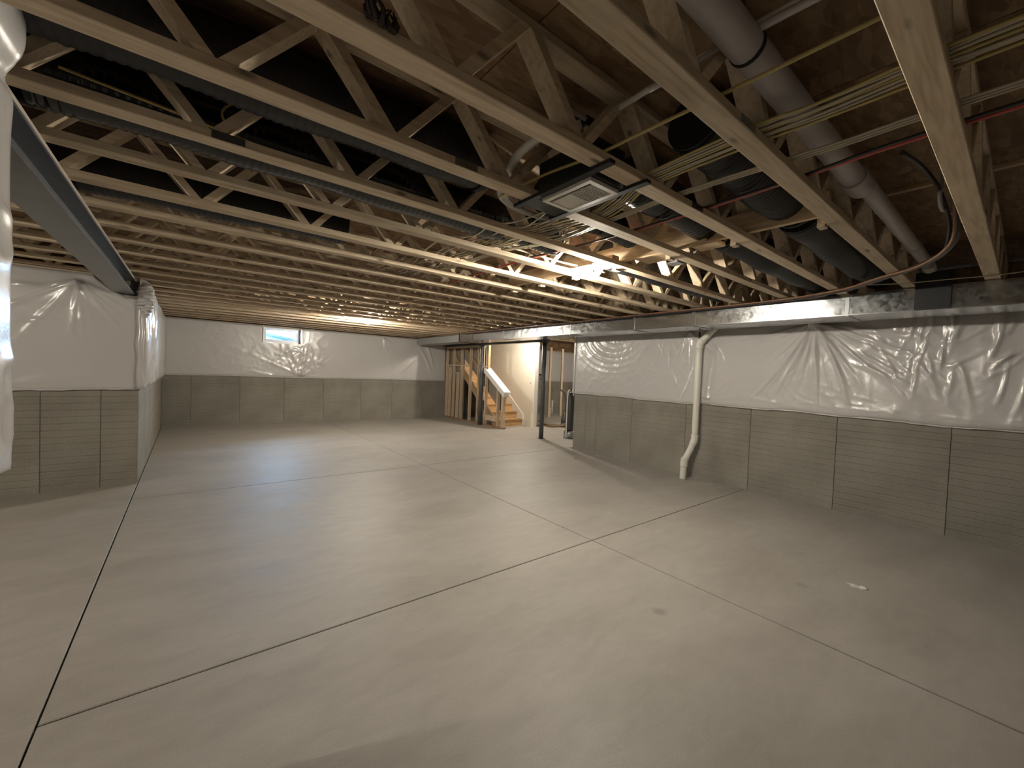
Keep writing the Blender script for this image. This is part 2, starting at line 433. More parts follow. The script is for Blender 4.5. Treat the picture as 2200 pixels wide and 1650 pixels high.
# left wall: the pier face at Y = 6.55 (looking -Y) and the long face X = -.465 (looking +X)
wall_left = wall('wall_left', (-.70, 6.58, 0), (-.495, 11.9, HW),
                 [((-.465, 6.55), (0, 1), [0.0, .95, 1.9, 2.85, 3.8, 4.75, 5.2], HW)])
wall_alcove = wall('wall_alcove', (-4.8, 6.58, 0), (-.70, 6.82, HW), [])
for a, b in ((-4.8, -4.05), (-4.05, -3.1), (-3.1, -2.18), (-2.18, -1.246), (-1.246, -.784), (-.784, -.465)):
    panel_mesh(b-a-.003, HW if b < -1.2 else 2.22).build('panel', M_wall, wall_alcove, (a+.0015, 6.55, 0), (0, 0, 0))
boxobj('wall_alcove_left', (-4.9, -3.2, 0), (-4.7, 6.6, HW), M_wall)['kind'] = 'structure'
# near left wall, its end at Y = 1.95 just outside the frame
boxobj('wall_left_near', (-.72, -3.1, 0), (-.47, 1.93, HW), M_wall)['kind'] = 'structure'
boxobj('wall_front', (-4.8, -3.2, 0), (6.4, -3.1, 2.8), M_wall)['kind'] = 'structure'
boxobj('wall_utility_right', (12.7, 5.5, 0), (12.9, 12.0, 2.8), M_wall)['kind'] = 'structure'
# wooden sill plates and rim boards that close the floor above the walls
def struct(name, a, b, mat):
    o = boxobj(name, a, b, mat); o['kind'] = 'structure'; return o
struct('sill_plate_right', (6.20, -3.1, HW), (6.36, 5.68, 2.44), M_wood)
struct('sill_plate_back', (-.68, 11.80, HW), (12.7, 11.96, 2.44), M_wood)
struct('sill_plate_left', (-.68, 6.62, HW), (-.52, 11.8, 2.44), M_wood)
struct('sill_plate_alcove', (-4.7, 6.60, HW), (-.80, 6.76, 2.44), M_wood)
struct('sill_plate_near', (-.68, -3.1, HW), (-.52, 1.90, 2.44), M_wood)
struct('sill_plate_utility', (6.42, 5.48, HW), (12.7, 5.66, 2.44), M_wood)
struct('rim_board_right', (6.40, -3.1, 2.40), (6.44, 5.6, 2.80), M_osb)
struct('rim_board_back', (-.9, 11.96, 2.40), (12.8, 12.0, 2.80), M_osb)
struct('rim_board_left', (-.74, 6.60, 2.40), (-.70, 11.96, 2.80), M_osb)
struct('rim_board_alcove', (-4.8, 6.80, 2.40), (-.74, 6.84, 2.80), M_osb)
struct('rim_board_alcove_left', (-4.84, -3.2, 2.40), (-4.72, 6.8, 2.80), M_osb)
struct('rim_board_utility', (6.44, 5.42, 2.40), (12.8, 5.46, 2.80), M_osb)

# ------------------------------------------------------------------ ceiling: OSB subfloor sheets on top of the trusses
ceiling = boxobj('ceiling', (-5.0, -3.3, 2.822), (13.0, 12.2, 2.95), M_osb); tag(ceiling, kind='structure')
SH = {}
for ix in range(15):
    x0 = -5.0 + 1.2*ix
    for iy in range(-1, 7):
        y0 = -2.9 + 2.42*iy + (1.21 if ix % 2 else 0)
        a, b = max(y0, -3.2), min(y0+2.42, 12.0)
        if b-a < .05: continue
        key = round(b-a, 3)
        if key not in SH:
            mm = MB(); mm.box((.0025, .0025, 0), (1.1975, key-.0025, .020)); SH[key] = mm.mesh('deck_sheet', M_osb)
        put('deck_sheet', SH[key], ceiling, (x0, a, 2.801))

# ------------------------------------------------------------------ open-web floor trusses
ZB, ZC, ZT, ZD = 2.44, 2.478, 2.762, 2.80
STEP = .605; X0 = .055
def web_mesh(sgn):
    m = MB(); run = .245; hgt = ZT-ZC; th = math.atan2(hgt, run); w = .038/math.sin(th)
    m.prism([(0-w/2, 0), (w/2, 0), (sgn*run+w/2, hgt), (sgn*run-w/2, hgt)], 'y', -.0445, .0445)
    return m.mesh('web', M_wood)
WEB = {1: web_mesh(1), -1: web_mesh(-1)}
pm = MB(); pm.box((-.019, -.0445, 0), (.019, .0445, ZT-ZC)); POSTM = pm.mesh('end_post', M_wood)
CH = {}
def chord(x0, x1, z):
    key = (round(x0, 3), round(x1, 3))
    if key not in CH:
        m = MB(); c = .003; L = x1-x0
        m.prism([(-.0445+c, 0), (.0445-c, 0), (.0445, c), (.0445, .038-c), (.0445-c, .038), (-.0445+c, .038), (-.0445, .038-c), (-.0445, c)], 'x', 0, L)
        CH[key] = m.mesh('chord', M_wood)
    return CH[key]
gp = MB(); gp.box((-.06, -.001, .002), (.06, .001, .036)); PLATE = gp.mesh('splice_plate', M_cleat)
ordn = ['nearest', 'second', 'third', 'fourth', 'fifth', 'sixth', 'seventh', 'eighth', 'ninth', 'tenth', 'eleventh', 'twelfth',
        'thirteenth', 'fourteenth', 'fifteenth', 'sixteenth', 'seventeenth', 'eighteenth', 'nineteenth', 'twentieth', 'twenty-first', 'twenty-second', 'twenty-third', 'twenty-fourth']
TY = [.235, .738, 1.232, 1.716, 2.228, 2.706, 3.195, 3.66, 4.145, 4.62, 5.10, 5.59, 6.08, 6.57, 7.05, 7.54, 8.03, 8.52, 9.0, 9.49, 9.98, 10.47, 10.95, 11.44]
TL = {0: 'nearest open-web wooden floor truss, crossing the top right corner',
      1: 'second wooden floor truss back from the top right corner, under the cable bundle',
      2: 'third wooden floor truss back, carrying the near end of the white grille hanger',
      3: 'fourth wooden floor truss back, carrying the far end of the white grille hanger',
      4: 'fifth wooden floor truss back, just in front of the nearer bare bulb',
      5: 'sixth wooden floor truss back, just behind the nearer bare bulb'}
SPL = {0: 3.35, 1: 1.62, 2: 2.2, 3: 1.0, 4: .12, 5: 2.6}
for k, y in enumerate(TY):
    xl = -.68 if (y < 2 or y > 6.6) else -4.65
    xr = 6.36
    if y > 5.7: xr = 11.2 if y < 8.4 else 6.52
    if k > 5:
        lab = f'wooden floor truss, {ordn[k]} counting back from the nearest' if k < 15 else f'far wooden floor truss, {ordn[23-k].replace("nearest", "first")} counting forward from the window wall'
    else: lab = TL[k]
    t = empty('floor_truss', (0, y, ZB)); tag(t, lab, 'floor truss', 'open-web floor trusses of the ceiling')
    put('bottom_chord', chord(xl, xr, 0), t, (xl, 0, 0))
    put('top_chord', chord(xl, xr, 1), t, (xl, 0, ZT-ZB))
    off = rnd.uniform(-.03, .03) if k > 5 else 0
    n0 = math.ceil((xl-X0+.25)/STEP); n1 = math.floor((xr-X0-.25)/STEP)
    for n in range(n0, n1+1):
        xb = X0+off+n*STEP
        if xb-.30 > xl+.02: put('web', WEB[-1], t, (xb-.029, 0, ZC-ZB))
        if xb+.30 < xr-.02: put('web', WEB[1], t, (xb+.029, 0, ZC-ZB))
    for xp in ([5.17] if xr < 6.4 else []) + [xl+.02, xr-.02]:
        if xp == 5.17 and y > 5.7: continue
        put('end_post', POSTM, t, (xp, 0, ZC-ZB))
    if k in SPL: [put('splice_plate', PLATE, t, (SPL[k], sy*.0456, 0)) for sy in (-1, 1)]

# ------------------------------------------------------------------ white plastic-faced insulation blankets
def vnoise(x, y, seed):
    rs = np.random.RandomState(seed); T = rs.rand(64, 64)
    xi = np.floor(x).astype(int); yi = np.floor(y).astype(int); fx = x-xi; fy = y-yi
    fx = fx*fx*(3-2*fx); fy = fy*fy*(3-2*fy)
    g = lambda a, b: T[a % 64, b % 64]
    return (g(xi, yi)*(1-fx)+g(xi+1, yi)*fx)*(1-fy)+(g(xi, yi+1)*(1-fx)+g(xi+1, yi+1)*fx)*fy
def ridged(x, y, seed): return (1-np.abs(2*vnoise(x, y, seed)-1))**3
def fan(s, t, cs, ct, n, amp, L, seed, a0=-1.2, a1=1.2, wid=.03, r0=.03):
    """folds that radiate from one staple; angle 0 points down"""
    rs = np.random.RandomState(seed); dx = s-cs; dy = t-ct
    r = np.sqrt(dx*dx+dy*dy)+1e-6; ang = np.arctan2(dx, -dy); z = np.zeros_like(s)
    for i in range(n):
        a = a0+(a1-a0)*(i+.5+rs.uniform(-.35, .35))/n; Li = L*rs.uniform(.45, 1.1); w = wid*rs.uniform(.6, 1.4)
        d = np.arctan2(np.sin(ang-a), np.cos(ang-a)); d = np.where(np.abs(d) > 1.4, 9.0, d)*r
        z += amp*rs.uniform(.5, 1.2)*np.exp(-(d/w)**2)*np.clip(r/r0, 0, 1)*np.exp(-(r/Li)**2)
    return z - amp*.8*np.exp(-(r/(r0*2.2))**2)
def strokes(s, t, lst):
    z = np.zeros_like(s)
    for (s0, t0, s1, t1, w, a) in lst:
        ds, dt = s1-s0, t1-t0; L2 = ds*ds+dt*dt
        u = np.clip(((s-s0)*ds+(t-t0)*dt)/L2, 0, 1); bow = .06*np.sqrt(L2)*np.sin(u*PI)
        d2 = (s-(s0+u*ds)-bow*.5)**2+(t-(t0+u*dt))**2
        z += a*np.exp(-d2/(w*w))*np.sin(np.clip(u, .02, .98)*PI)**.5
    return z
def creases(s, t, seed, n, s0, s1, t0, t1, a, da, l0, l1, w=.012, amp=.014):
    rs = np.random.RandomState(seed); L = []
    for i in range(n):
        c, e, an, ln = rs.uniform(s0, s1), rs.uniform(t0, t1), a+rs.uniform(-da, da), rs.uniform(l0, l1)
        L.append((c-math.sin(an)*ln/2, e+math.cos(an)*ln/2, c+math.sin(an)*ln/2, e-math.cos(an)*ln/2, w*rs.uniform(.7, 1.6), amp*rs.uniform(.4, 1.2)))
    return strokes(s, t, L)
def crumple(s, t, f, seed):
    u = s*.82+t*.57+.35*vnoise(s*2.1, t*2.1, seed+100); v = -s*.57+t*.82+.35*vnoise(s*2.1+9, t*2.1+4, seed+101)
    return ridged(u*f, v*f, seed)
def sheet(name, org, U, N, w, z0, z1, res, disp, label, group=None, hole=None, bot=None, top=None, edge=.03):
    """blanket standing on z0..z1, running w along unit vector U; N points into the room"""
    nu = max(4, int(w/res)); nv = max(4, int((z1-z0)/res))
    su = np.linspace(0, w, nu+1); sv = np.linspace(0, 1, nv+1)
    s, q = np.meshgrid(su, sv)
    zb = z0+(bot(s) if bot else 0*s); zt = z1+(top(s) if top else 0*s)
    t = zb+(zt-zb)*q
    d = disp(s, t)
    e = np.minimum(np.minimum(s, w-s)/.05, np.minimum((t-zb)/.05, (zt-t)/.03)); e = np.clip(e, 0, 1)
    d = np.maximum(edge*.55+(d-edge*.55+.0)*np.sqrt(e), .006)
    border = (np.abs(q) < 1e-9) | (np.abs(q-1) < 1e-9) | (s < 1e-9) | (s > w-1e-9)
    d = np.where(border, .002, d)
    X = org[0]+U[0]*s+N[0]*d; Y = org[1]+U[1]*s+N[1]*d
    V = np.stack([X, Y, t], -1).reshape(-1, 3)
    idx = np.arange((nu+1)*(nv+1)).reshape(nv+1, nu+1)
    Fq = np.stack([idx[:-1, :-1], idx[:-1, 1:], idx[1:, 1:], idx[1:, :-1]], -1).reshape(-1, 4)
    if hole is not None:
        cs = (s[:-1, :-1]+s[1:, 1:])/2; ct = (t[:-1, :-1]+t[1:, 1:])/2
        keep = ~((cs > hole[0]) & (cs < hole[1]) & (ct > hole[2]) & (ct < hole[3])); Fq = Fq[keep.reshape(-1)]
    nrm = Vector((U[0], U[1], 0)).cross(Vector((0, 0, 1)))
    if nrm.x*N[0]+nrm.y*N[1] < 0: Fq = Fq[:, ::-1]
    me = bpy.data.meshes.new(name); me.from_pydata(V.tolist(), [], Fq.tolist())
    me.polygons.foreach_set('use_smooth', [True]*len(Fq)); me.materials.append(M_poly); me.update()
    o = put(name, me); tag(o, label, 'insulation', group)
    return o, (lambda ss: (z0+(bot(ss) if bot else 0*ss)))
def hem(parent, org, U, N, w, zf, a0=0.0, a1=None, r=.011, seed=1):
    a1 = w if a1 is None else a1; n = max(8, int((a1-a0)/.06)); rs = np.random.RandomState(seed)
    ss = np.linspace(a0, a1, n); zz = zf(ss)
    pts = []; rad = []
    for i in range(n):
        k = .018+.006*math.sin(i*.9+seed)+rs.uniform(-.004, .004)
        pts.append((org[0]+U[0]*ss[i]+N[0]*k, org[1]+U[1]*ss[i]+N[1]*k, zz[i]+.006+rs.uniform(-.003, .003)))
        rad.append(r*rs.uniform(.7, 1.25))
    m = MB(); m.tube(pts, r, 7, radii=rad); return m.build('hem', M_poly, parent)
G_INS = None
# --- right wall: s runs from the far corner (Y=5.70) towards the camera, so s = 5.70 - Y
def d_right(s, t):
    z = .034+.012*vnoise(s*1.1, t*1.4, 3)
    z += fan(s, t, 4.02, 2.27, 30, .026, .85, 5, -1.35, 1.35, .018)
    z += fan(s, t, 2.72, 1.22, 9, .011, .45, 9, 1.7, 4.4, .02)
    z += fan(s, t, 2.40, 2.26, 8, .016, .5, 11, -.8, 1.0, .02)
    # long vertical folds near the camera end
    rv = np.clip((s-4.35)/.5, 0, 1)
    z += rv*.016*ridged(s*5.5+.5*t+.4*vnoise(s*3, t*3, 20), t*1.25, 21)+rv*.006*ridged(s*11+.5*vnoise(s*4, t*4, 19), t*2.6+s, 22)
    z += creases(s, t, 201, 46, 4.75, 6.4, 1.45, 2.3, .0, .22, .18, .55, .013, .022)
    z += creases(s, t, 202, 26, 4.45, 5.1, 1.5, 2.15, .75, .35, .15, .45, .011, .016)
    z += creases(s, t, 203, 12, 4.9, 5.6, 1.6, 2.1, -.75, .3, .10, .3, .012, .016)
    z += creases(s, t, 204, 14, 3.2, 5.6, 1.15, 1.30, 1.45, .2, .2, .6, .012, .010)
    z += creases(s, t, 205, 9, 1.9, 2.9, 1.5, 2.25, .1, .4, .15, .4, .010, .014)
    # bowed sagging folds by the far corner
    rr = np.sqrt((s-.95)**2*.55+(t-2.30)**2); arc = .5+.5*np.sin(rr*62+1.5*vnoise(s*4, t*4, 8))
    z += .010*arc**3*np.exp(-((s-.75)/.55)**2)*np.clip((2.3-t)/.2, 0, 1)*np.exp(-((rr-.42)/.28)**2)
    z += .004*crumple(s, t, 3.0, 31)+.0025*crumple(s, t, 11, 34)
    z += strokes(s, t, [(3.98, 2.22, 3.30, 1.25, .02, .026), (4.05, 2.22, 4.40, 1.22, .018, .022), (4.15, 2.22, 4.95, 1.42, .02, .022),
                        (2.35, 2.2, 2.28, 1.9, .014, .02), (2.5, 1.75, 2.3, 1.2, .014, .016)])
    return z
b_right = lambda s: .030*np.exp(-((s-2.62)/.17)**2)+.010*np.sin(s*2.1)-.004+.006*np.sin(s*7)
o, zf = sheet('insulation_blanket', (6.134, 5.70), (0, -1), (-1, 0), 8.6, 1.137, 2.41, .0145, d_right,
              'white plastic-faced insulation blanket with radiating folds on the long right wall', bot=b_right)
hem(o, (6.134, 5.70), (0, -1), (-1, 0), 8.6, zf, seed=3)
mm = MB(); mm.box((6.095, 5.69, 1.14), (6.41, 5.73, 2.41)); mm.build('corner_wrap', M_poly, o)
# --- back wall, s = X + .45, with the window cut out
def d_back(s, t):
    x = s-.45
    z = .030+.012*vnoise(s*.9, t*1.2, 41)+.005*crumple(s, t, 2.2, 42)+.002*crumple(s, t, 8, 46)
    z += fan(s, t, 2.75, 1.20, 13, .020, .62, 43, 1.9, 4.4, .03)
    z += creases(s, t, 206, 22, 2.2, 3.3, 1.3, 2.0, .7, 1.2, .1, .35, .02, .016)
    z += .018*crumple(s, t, 5, 44)*np.exp(-((x-2.35)/.65)**2)*np.exp(-((t-1.75)/.32)**2)
    z += fan(s, t, 4.9, 2.36, 6, .018, .8, 45, -.2, 1.1, .03)
    z += strokes(s, t, [(5.6, 1.9, 5.1, 1.45, .02, .02), (5.8, 1.75, 5.45, 1.35, .02, .02), (1.6, 1.3, 2.1, 1.19, .02, .02), (2.9, 1.2, 3.4, 1.17, .02, .02), (5.9, 2.35, 6.4, 1.5, .03, .03), (6.2, 2.35, 6.5, 1.6, .03, .03)])
    return z
o, zf = sheet('insulation_blanket', (-.45, 11.748), (1, 0), (0, -1), 6.95, 1.160, 2.425, .020, d_back,
              'white plastic-faced insulation blanket on the back wall around the small window',
              hole=(WX0+.45-.005, WX1+.45+.005, WZ0-.01, 9), bot=lambda s: .006*np.sin(s*1.7)-.012*(s > 3.0)*0)
hem(o, (-.45, 11.748), (1, 0), (0, -1), 6.95, zf, seed=8)
# --- pier front face: s from the corner leftwards, s = -.45 - X
def d_pier(s, t):
    z = .030+.010*vnoise(s*1.4, t*1.5, 51)+.005*crumple(s, t, 2.6, 52)+.002*crumple(s, t, 9, 55)
    z += fan(s, t, .52, 2.33, 12, .022, .55, 53, -1.3, 1.35, .022)
    z += creases(s, t, 207, 18, .8, 1.7, 1.6, 2.25, 1.1, .5, .12, .4, .014, .014)
    z += .010*crumple(s, t, 6, 54)*np.exp(-((s-1.25)/.35)**2)*np.exp(-((t-1.9)/.35)**2)
    z += strokes(s, t, [(.9, 1.24, .35, 1.30, .016, .02), (1.45, 1.16, .7, 1.22, .018, .022)])
    return z
def t_pier(s):  # the top edge dips into the beam pocket
    return -.215*np.clip((.40-s)/.26, 0, 1)**.8*(s < .42)
o, zf = sheet('insulation_blanket', (-.45, 6.548), (-1, 0), (0, -1), 4.2, 1.125, 2.415, .016, d_pier,
              'white plastic-faced insulation blanket on the wall beyond the left opening', bot=lambda s: .008*np.sin(s*4+1), top=t_pier)
hem(o, (-.45, 6.548), (-1, 0), (0, -1), 4.2, zf, 0, 4.2, .014, 5)
# --- pier long side, facing +X: s = Y - 6.5
def d_side(s, t):
    z = .040+.020*vnoise(s*1.6, t*1.1, 61)+.030*ridged(s*4.2+.3*t, t*.7, 62)*np.clip(1.8-s*.6, .3, 1)+.004*crumple(s, t, 4, 63)
    z += creases(s, t, 208, 16, .1, 2.2, 1.5, 2.3, .0, .12, .3, .8, .03, .022)
    z += .035*np.exp(-((t-2.34)/.10)**2)*np.exp(-(s/.5)**2)*(.6+.8*ridged(s*14, t*12, 64))
    return z
o, zf = sheet('insulation_blanket', (-.463, 6.47), (0, 1), (1, 0), 5.25, 1.128, 2.43, .018, d_side,
              'glossy white plastic-faced insulation on the left side wall running back to the window wall', bot=lambda s: .008*np.sin(s*2+2))
hem(o, (-.463, 6.47), (0, 1), (1, 0), 5.25, zf, seed=6)
# puffed roll of facing wrapped round the beam pocket at the corner
pk = MB(); pp = []; pr = []
for i in range(40):
    a = i/39; z = 1.95+.452*a
    pp.append((-.432+.018*math.sin(a*3)+.004*math.sin(i*1.9), 6.500+.012*a+.004*math.sin(i*2.7), z))
    pr.append((.072*min(1, a/.35)**.6)*math.sqrt(max(.02, 1-max(0, (a-.72)/.285)**2))*(1+.05*math.sin(i*1.37)+.04*math.sin(i*2.9)))
pk.tube(pp, .1, 22, radii=pr); pk.build('pocket_wrap', M_poly, o)
m = MB(); m.tube([(-.452+.004*math.sin(i*1.3), 6.502, 1.135+.062*i) for i in range(17)], .04, 16, radii=[.038+.004*math.sin(i*.9) for i in range(17)]); m.build('corner_fold', M_poly, o)
# --- near left wall end
def d_near(s, t):
    z = .026+.030*np.exp(-((t-2.50)/.16)**2)+.010*vnoise(s*3, t*3, 71)+.010*ridged(s*6, t*7, 72)
    z -= .045*np.exp(-((t-2.345)/.045)**2)
    return z
o, zf = sheet('insulation_blanket', (-.468, -.6), (0, 1), (1, 0), 2.605, 1.13, 2.60, .014, d_near,
              'white plastic-faced insulation at the very left edge, wrapping the near wall end', bot=lambda s: .012*np.sin(s*9))
hem(o, (-.468, -.6), (0, 1), (1, 0), 2.605, zf, .2, 2.52, .011, 4)
mm = MB(); pts = [(-.72, 1.965, 1.14), (-.72, 1.965, 2.3)]
mm.box((-.71, 1.96, 1.14), (-.47, 1.985, 2.38)); mm.build('end_wrap', M_poly, o)
# --- utility room back wall
def d_util(s, t): return .030+.012*vnoise(s*1.1, t, 81)+.010*ridged(s*3, t*2, 82)
o, zf = sheet('insulation_blanket', (6.7, 11.748), (1, 0), (0, -1), 5.9, 1.216, 2.40, .05, d_util,
              'white plastic-faced insulation on the utility room wall seen beyond the stairs')

# ------------------------------------------------------------------ basement window and its well
win = empty('window_1', (1.84, 11.9, WZ0)); tag(win, kind='structure')
def wbox(name, a, b, mat, p=win):
    m = MB(); m.box(tuple(a[i]-p.location[i] for i in range(3)), tuple(b[i]-p.location[i] for i in range(3))); return m.build(name, mat, p)
m = MB()  # facing turned into the opening on four sides
for a, b in (((WX0, 11.705, WZ0), (WX0+.022, 11.90, WZ1)), ((WX1-.022, 11.705, WZ0), (WX1, 11.90, WZ1)), ((WX0-.01, 11.70, WZ0-.012), (WX1+.01, 11.90, WZ0+.012))):
    m.box(tuple(a[i]-win.location[i] for i in range(3)), tuple(b[i]-win.location[i] for i in range(3)))
m.build('opening_wrap', M_poly, win)
fx0, fx1, fz0, fz1 = WX0+.022, WX1-.022, WZ0+.014, WZ1-.005
wbox('frame', (fx0, 11.88, fz0), (fx0+.045, 11.96, fz1), M_vinyl); wbox('frame', (fx1-.045, 11.88, fz0), (fx1, 11.96, fz1), M_vinyl)
wbox('frame', (fx0+.045, 11.88, fz0), (fx1-.045, 11.96, fz0+.05), M_vinyl); wbox('frame', (fx0+.045, 11.88, fz1-.045), (fx1-.045, 11.96, fz1), M_vinyl)
wbox('sash', (fx0+.047, 11.90, fz0+.052), (fx0+.075, 11.94, fz1-.047), M_vinyl); wbox('sash', (fx1-.075, 11.90, fz0+.052), (fx1-.047, 11.94, fz1-.047), M_vinyl)
wbox('sash', (fx0+.075, 11.90, fz0+.052), (fx1-.075, 11.94, fz0+.078), M_vinyl); wbox('sash', (fx0+.075, 11.90, fz1-.073), (fx1-.075, 11.94, fz1-.047), M_vinyl)
wbox('pane', (fx0+.075, 11.916, fz0+.078), (fx1-.075, 11.922, fz1-.073), M_glass)
well = empty('window_well', (2.05, 12.0, 1.645)); tag(well, 'curved corrugated steel window well outside the small basement window', 'window well')
m = MB(); n = 28
prof = [(0.0 + .007*math.sin(2*PI*zz/.12), zz) for zz in np.linspace(0, .60, 40)]
for (dr, zz) in prof:
    for i in range(n+1):
        a = PI*i/n; r = .80+dr; m.v.append((r*math.cos(a), .02+r*math.sin(a)*1.05, zz - .14*math.cos(a)*zz/.6))
for k in range(len(prof)-1):
    for i in range(n):
        b0 = k*(n+1)+i; m.f.append((b0, b0+n+1, b0+n+2, b0+1)); m.sm.append(True)
m.build('well_wall', simple('well_steel', (.016, .046, .062), .6), well)
m = MB(); m.tube([(.80*math.cos(PI*i/n), .02+.84*math.sin(PI*i/n), .60-.14*math.cos(PI*i/n)) for i in range(n+1)], .014, 6); m.build('rim', simple('well_rim', (.05, .09, .11), .4), well)
struct('gravel', (1.1, 12.01, 1.55), (3.0, 13.0, 1.70), M_dirt)
m = MB()
ring = [(2.05+.83*math.cos(PI*i/n), 12.02+.87*math.sin(PI*i/n)) for i in range(n+1)]
outer = [(2.05+(6+0*i)*math.cos(PI*i/n), 12.02+6*math.sin(PI*i/n)) for i in range(n+1)]
for i in range(n):
    m.quad((*ring[i], 2.12-.10*math.cos(PI*i/n)), (*outer[i], 2.0), (*outer[i+1], 2.0), (*ring[i+1], 2.12-.10*math.cos(PI*(i+1)/n)))
g = m.build('ground', M_dirt); tag(g, kind='structure')

# ------------------------------------------------------------------ steel beams and posts
def ibeam(name, x, y0, y1, zb, zt, w, label, nailer=False):
    o = empty(name, (x, (y0+y1)/2, zb)); tag(o, label, 'steel beam')
    L = (y1-y0)/2; h = zt-zb; tf = .014
    m = MB(); m.box((-w/2, -L, 0), (w/2, L, tf)); m.build('bottom_flange', M_beam, o)
    m = MB(); m.box((-.005, -L, tf), (.005, L, h-tf)); m.build('web_plate', M_beam, o)
    m = MB(); m.box((-w/2, -L, h-tf), (w/2, L, h)); m.build('top_flange', M_beam, o)
    if nailer:
        m = MB(); m.box((-w/2+.004, -L, h+.0005), (w/2-.004, L, 2.4395-zb)); m.build('nailer', M_woodg, o)
    return o
M_woodg = wood('weathered_nailer', (.30, .26, .22), (.40, .35, .30), (.48, .43, .37), stretch=(14, 1.2, 14), knots=False)
ibeam('steel_beam', -.598, 1.80, 6.62, 2.238, 2.412, .176, 'grey steel beam spanning the opening at the left', True)
ibeam('steel_beam', 6.47, 6.86, 11.76, 2.245, 2.418, .15, 'dark steel beam above the stair framing at the back', True)
def post(x, y, label):
    o = empty('steel_post', (x, y, 0)); tag(o, label, 'post')
    m = MB(); m.lathe([(.053, .010), (.053, 2.228)], seg=24); m.build('pipe', M_post, o)
    m = MB(); m.box((-.065, -.065, 0), (.065, .065, .010)); m.build('base_plate', M_post, o)
    m = MB(); m.box((-.09, -.07, 2.228), (.07, .07, 2.2445)); m.build('cap_plate', M_post, o)
    return o
post(6.455, 7.0, 'dark steel post standing alone at the open end of the beam')
post(6.47, 9.58, 'dark steel post built into the stair framing beside the sloping white cap')

# ------------------------------------------------------------------ stair framing, stairs, drywall
fr = empty('stair_partition', (6.56, 10.1, 0)); tag(fr, 'open wooden stud partition that encloses the side of the staircase', 'stud wall')
ox, oy = 6.56, 10.1
def fbox(name, a, b, mat=M_woodz, p=fr, o=(ox, oy, 0)):
    m = MB(); m.box(tuple(a[i]-o[i] for i in range(3)), tuple(b[i]-o[i] for i in range(3))); return m.build(name, mat, p)
fbox('sole_plate', (6.52, 8.56, .001), (6.609, 11.74, .038), wood('plate_lumber', (.25, .15, .09), (.33, .20, .12), (.40, .26, .16), stretch=(14, 1.2, 14), knots=False))
fbox('top_plate', (6.52, 9.64, 2.205), (6.609, 11.74, 2.243))
for y in (11.70, 11.27, 10.80, 10.30, 9.86):
    fbox('stud', (6.52, y-.019, .038), (6.609, y+.019, 2.205))
fbox('stud', (6.52, 11.02-.019, .038), (6.609, 11.02+.019, 1.46))
fbox('stud', (6.52, 11.50-.019, .038), (6.609, 11.50+.019, 1.62))
fbox('stud', (6.52, 9.655-.0, .038), (6.609, 9.69, 2.205)); fbox('stud', (6.52, 9.44, .038), (6.609, 9.478, 1.56))
fbox('stud', (6.52, 8.86, .038), (6.609, 8.898, 1.14))
fbox('stud', (6.52, 8.60, .038), (6.609, 8.638, .94)); fbox('stud', (6.52, 8.641, .038), (6.609, 8.679, .955))
fbox('block', (6.525, 10.319, 1.645), (6.60, 11.68, 1.683)); fbox('block', (6.525, 10.819, 1.42), (6.60, 11.25, 1.458))
fbox('block', (6.525, 8.92, .16), (6.58, 9.42, .30))
fbox('stud', (6.53, 9.36, 1.60), (6.60, 9.40, 2.24), M_stairw); fbox('stud', (6.53, 9.405, 1.62), (6.60, 9.437, 2.24))
SL = .665
def sloped(name, y0, z0, y1, x0, x1, dz, mat, slope=SL, p=fr, o=(ox, oy, 0)):
    z1 = z0+(y1-y0)*slope; m = MB()
    m.prism([(y0-o[1], z0-o[2]), (y1-o[1], z1-o[2]), (y1-o[1], z1+dz-o[2]), (y0-o[1], z0+dz-o[2])], 'x', x0-o[0], x1-o[0]); return m.build(name, mat, p)
M_woodd = wood('brown_framing', (.24, .16, .09), (.32, .22, .13), (.38, .27, .17), stretch=(14, 2, 2), knots=False)
sloped('brace', 9.70, 1.33, 11.1, 6.612, 6.650, .16, M_woodd, .74)
# white sloping cap on the knee wall
cap = empty('stair_cap', (6.56, 9.0, .9)); tag(cap, 'white painted sloping cap board on the knee wall beside the stairs', 'trim board')
co = (6.56, 9.0, .9)
sloped('cap_board', 8.52, .955, 9.54, 6.485, 6.70, .030, M_white, SL, cap, co)
sloped('apron', 8.56, .845, 9.52, 6.500, 6.518, .13, M_white, SL, cap, co)
m = MB(); m.box((6.50-co[0], 8.545-co[1], .86-co[2]), (6.66-co[0], 8.560-co[1], .975-co[2])); m.build('end_apron', M_white, cap)
# drywall backing seen between the studs
bkg = MB(); bkg.prism([(8.68, .30), (9.52, .95), (10.80, 1.87), (10.80, .04), (11.74, .04), (11.74, 2.78), (9.65, 2.78), (9.65, 1.62), (8.68, .975)], 'x', 6.652, 6.664)
w2 = bkg.build('wall_stair_left', M_drygrey); tag(w2, kind='structure')
wall_st = boxobj('wall_stair_right', (7.58, 8.58, .001), (7.595, 11.74, 2.80), M_dry); tag(wall_st, kind='structure')
struct('wall_stair_end', (7.565, 8.560, .001), (7.70, 8.579, 2.44), M_white)
struct('trim_1', (7.60, 8.585, .001), (7.638, 8.67, 2.43), M_woodz)
struct('trim_2', (7.70, 8.575, .001), (7.738, 8.66, 2.43), M_woodz)
struct('wall_stair_back', (6.67, 11.70, 2.2), (7.58, 11.74, 2.80), M_dry)
ol = empty('wall_outlet', (7.579, 8.74, 1.23)); tag(ol, 'small pale wall switch plate near the open end of the drywall', 'switch')
m = MB(); m.box((-.006, -.035, -.06), (0, .035, .06)); olp = m.build('plate', M_plate, ol)
m = MB(); m.box((-.010, -.012, -.02), (-.006, .012, .02)); m.build('toggle', M_box, olp)
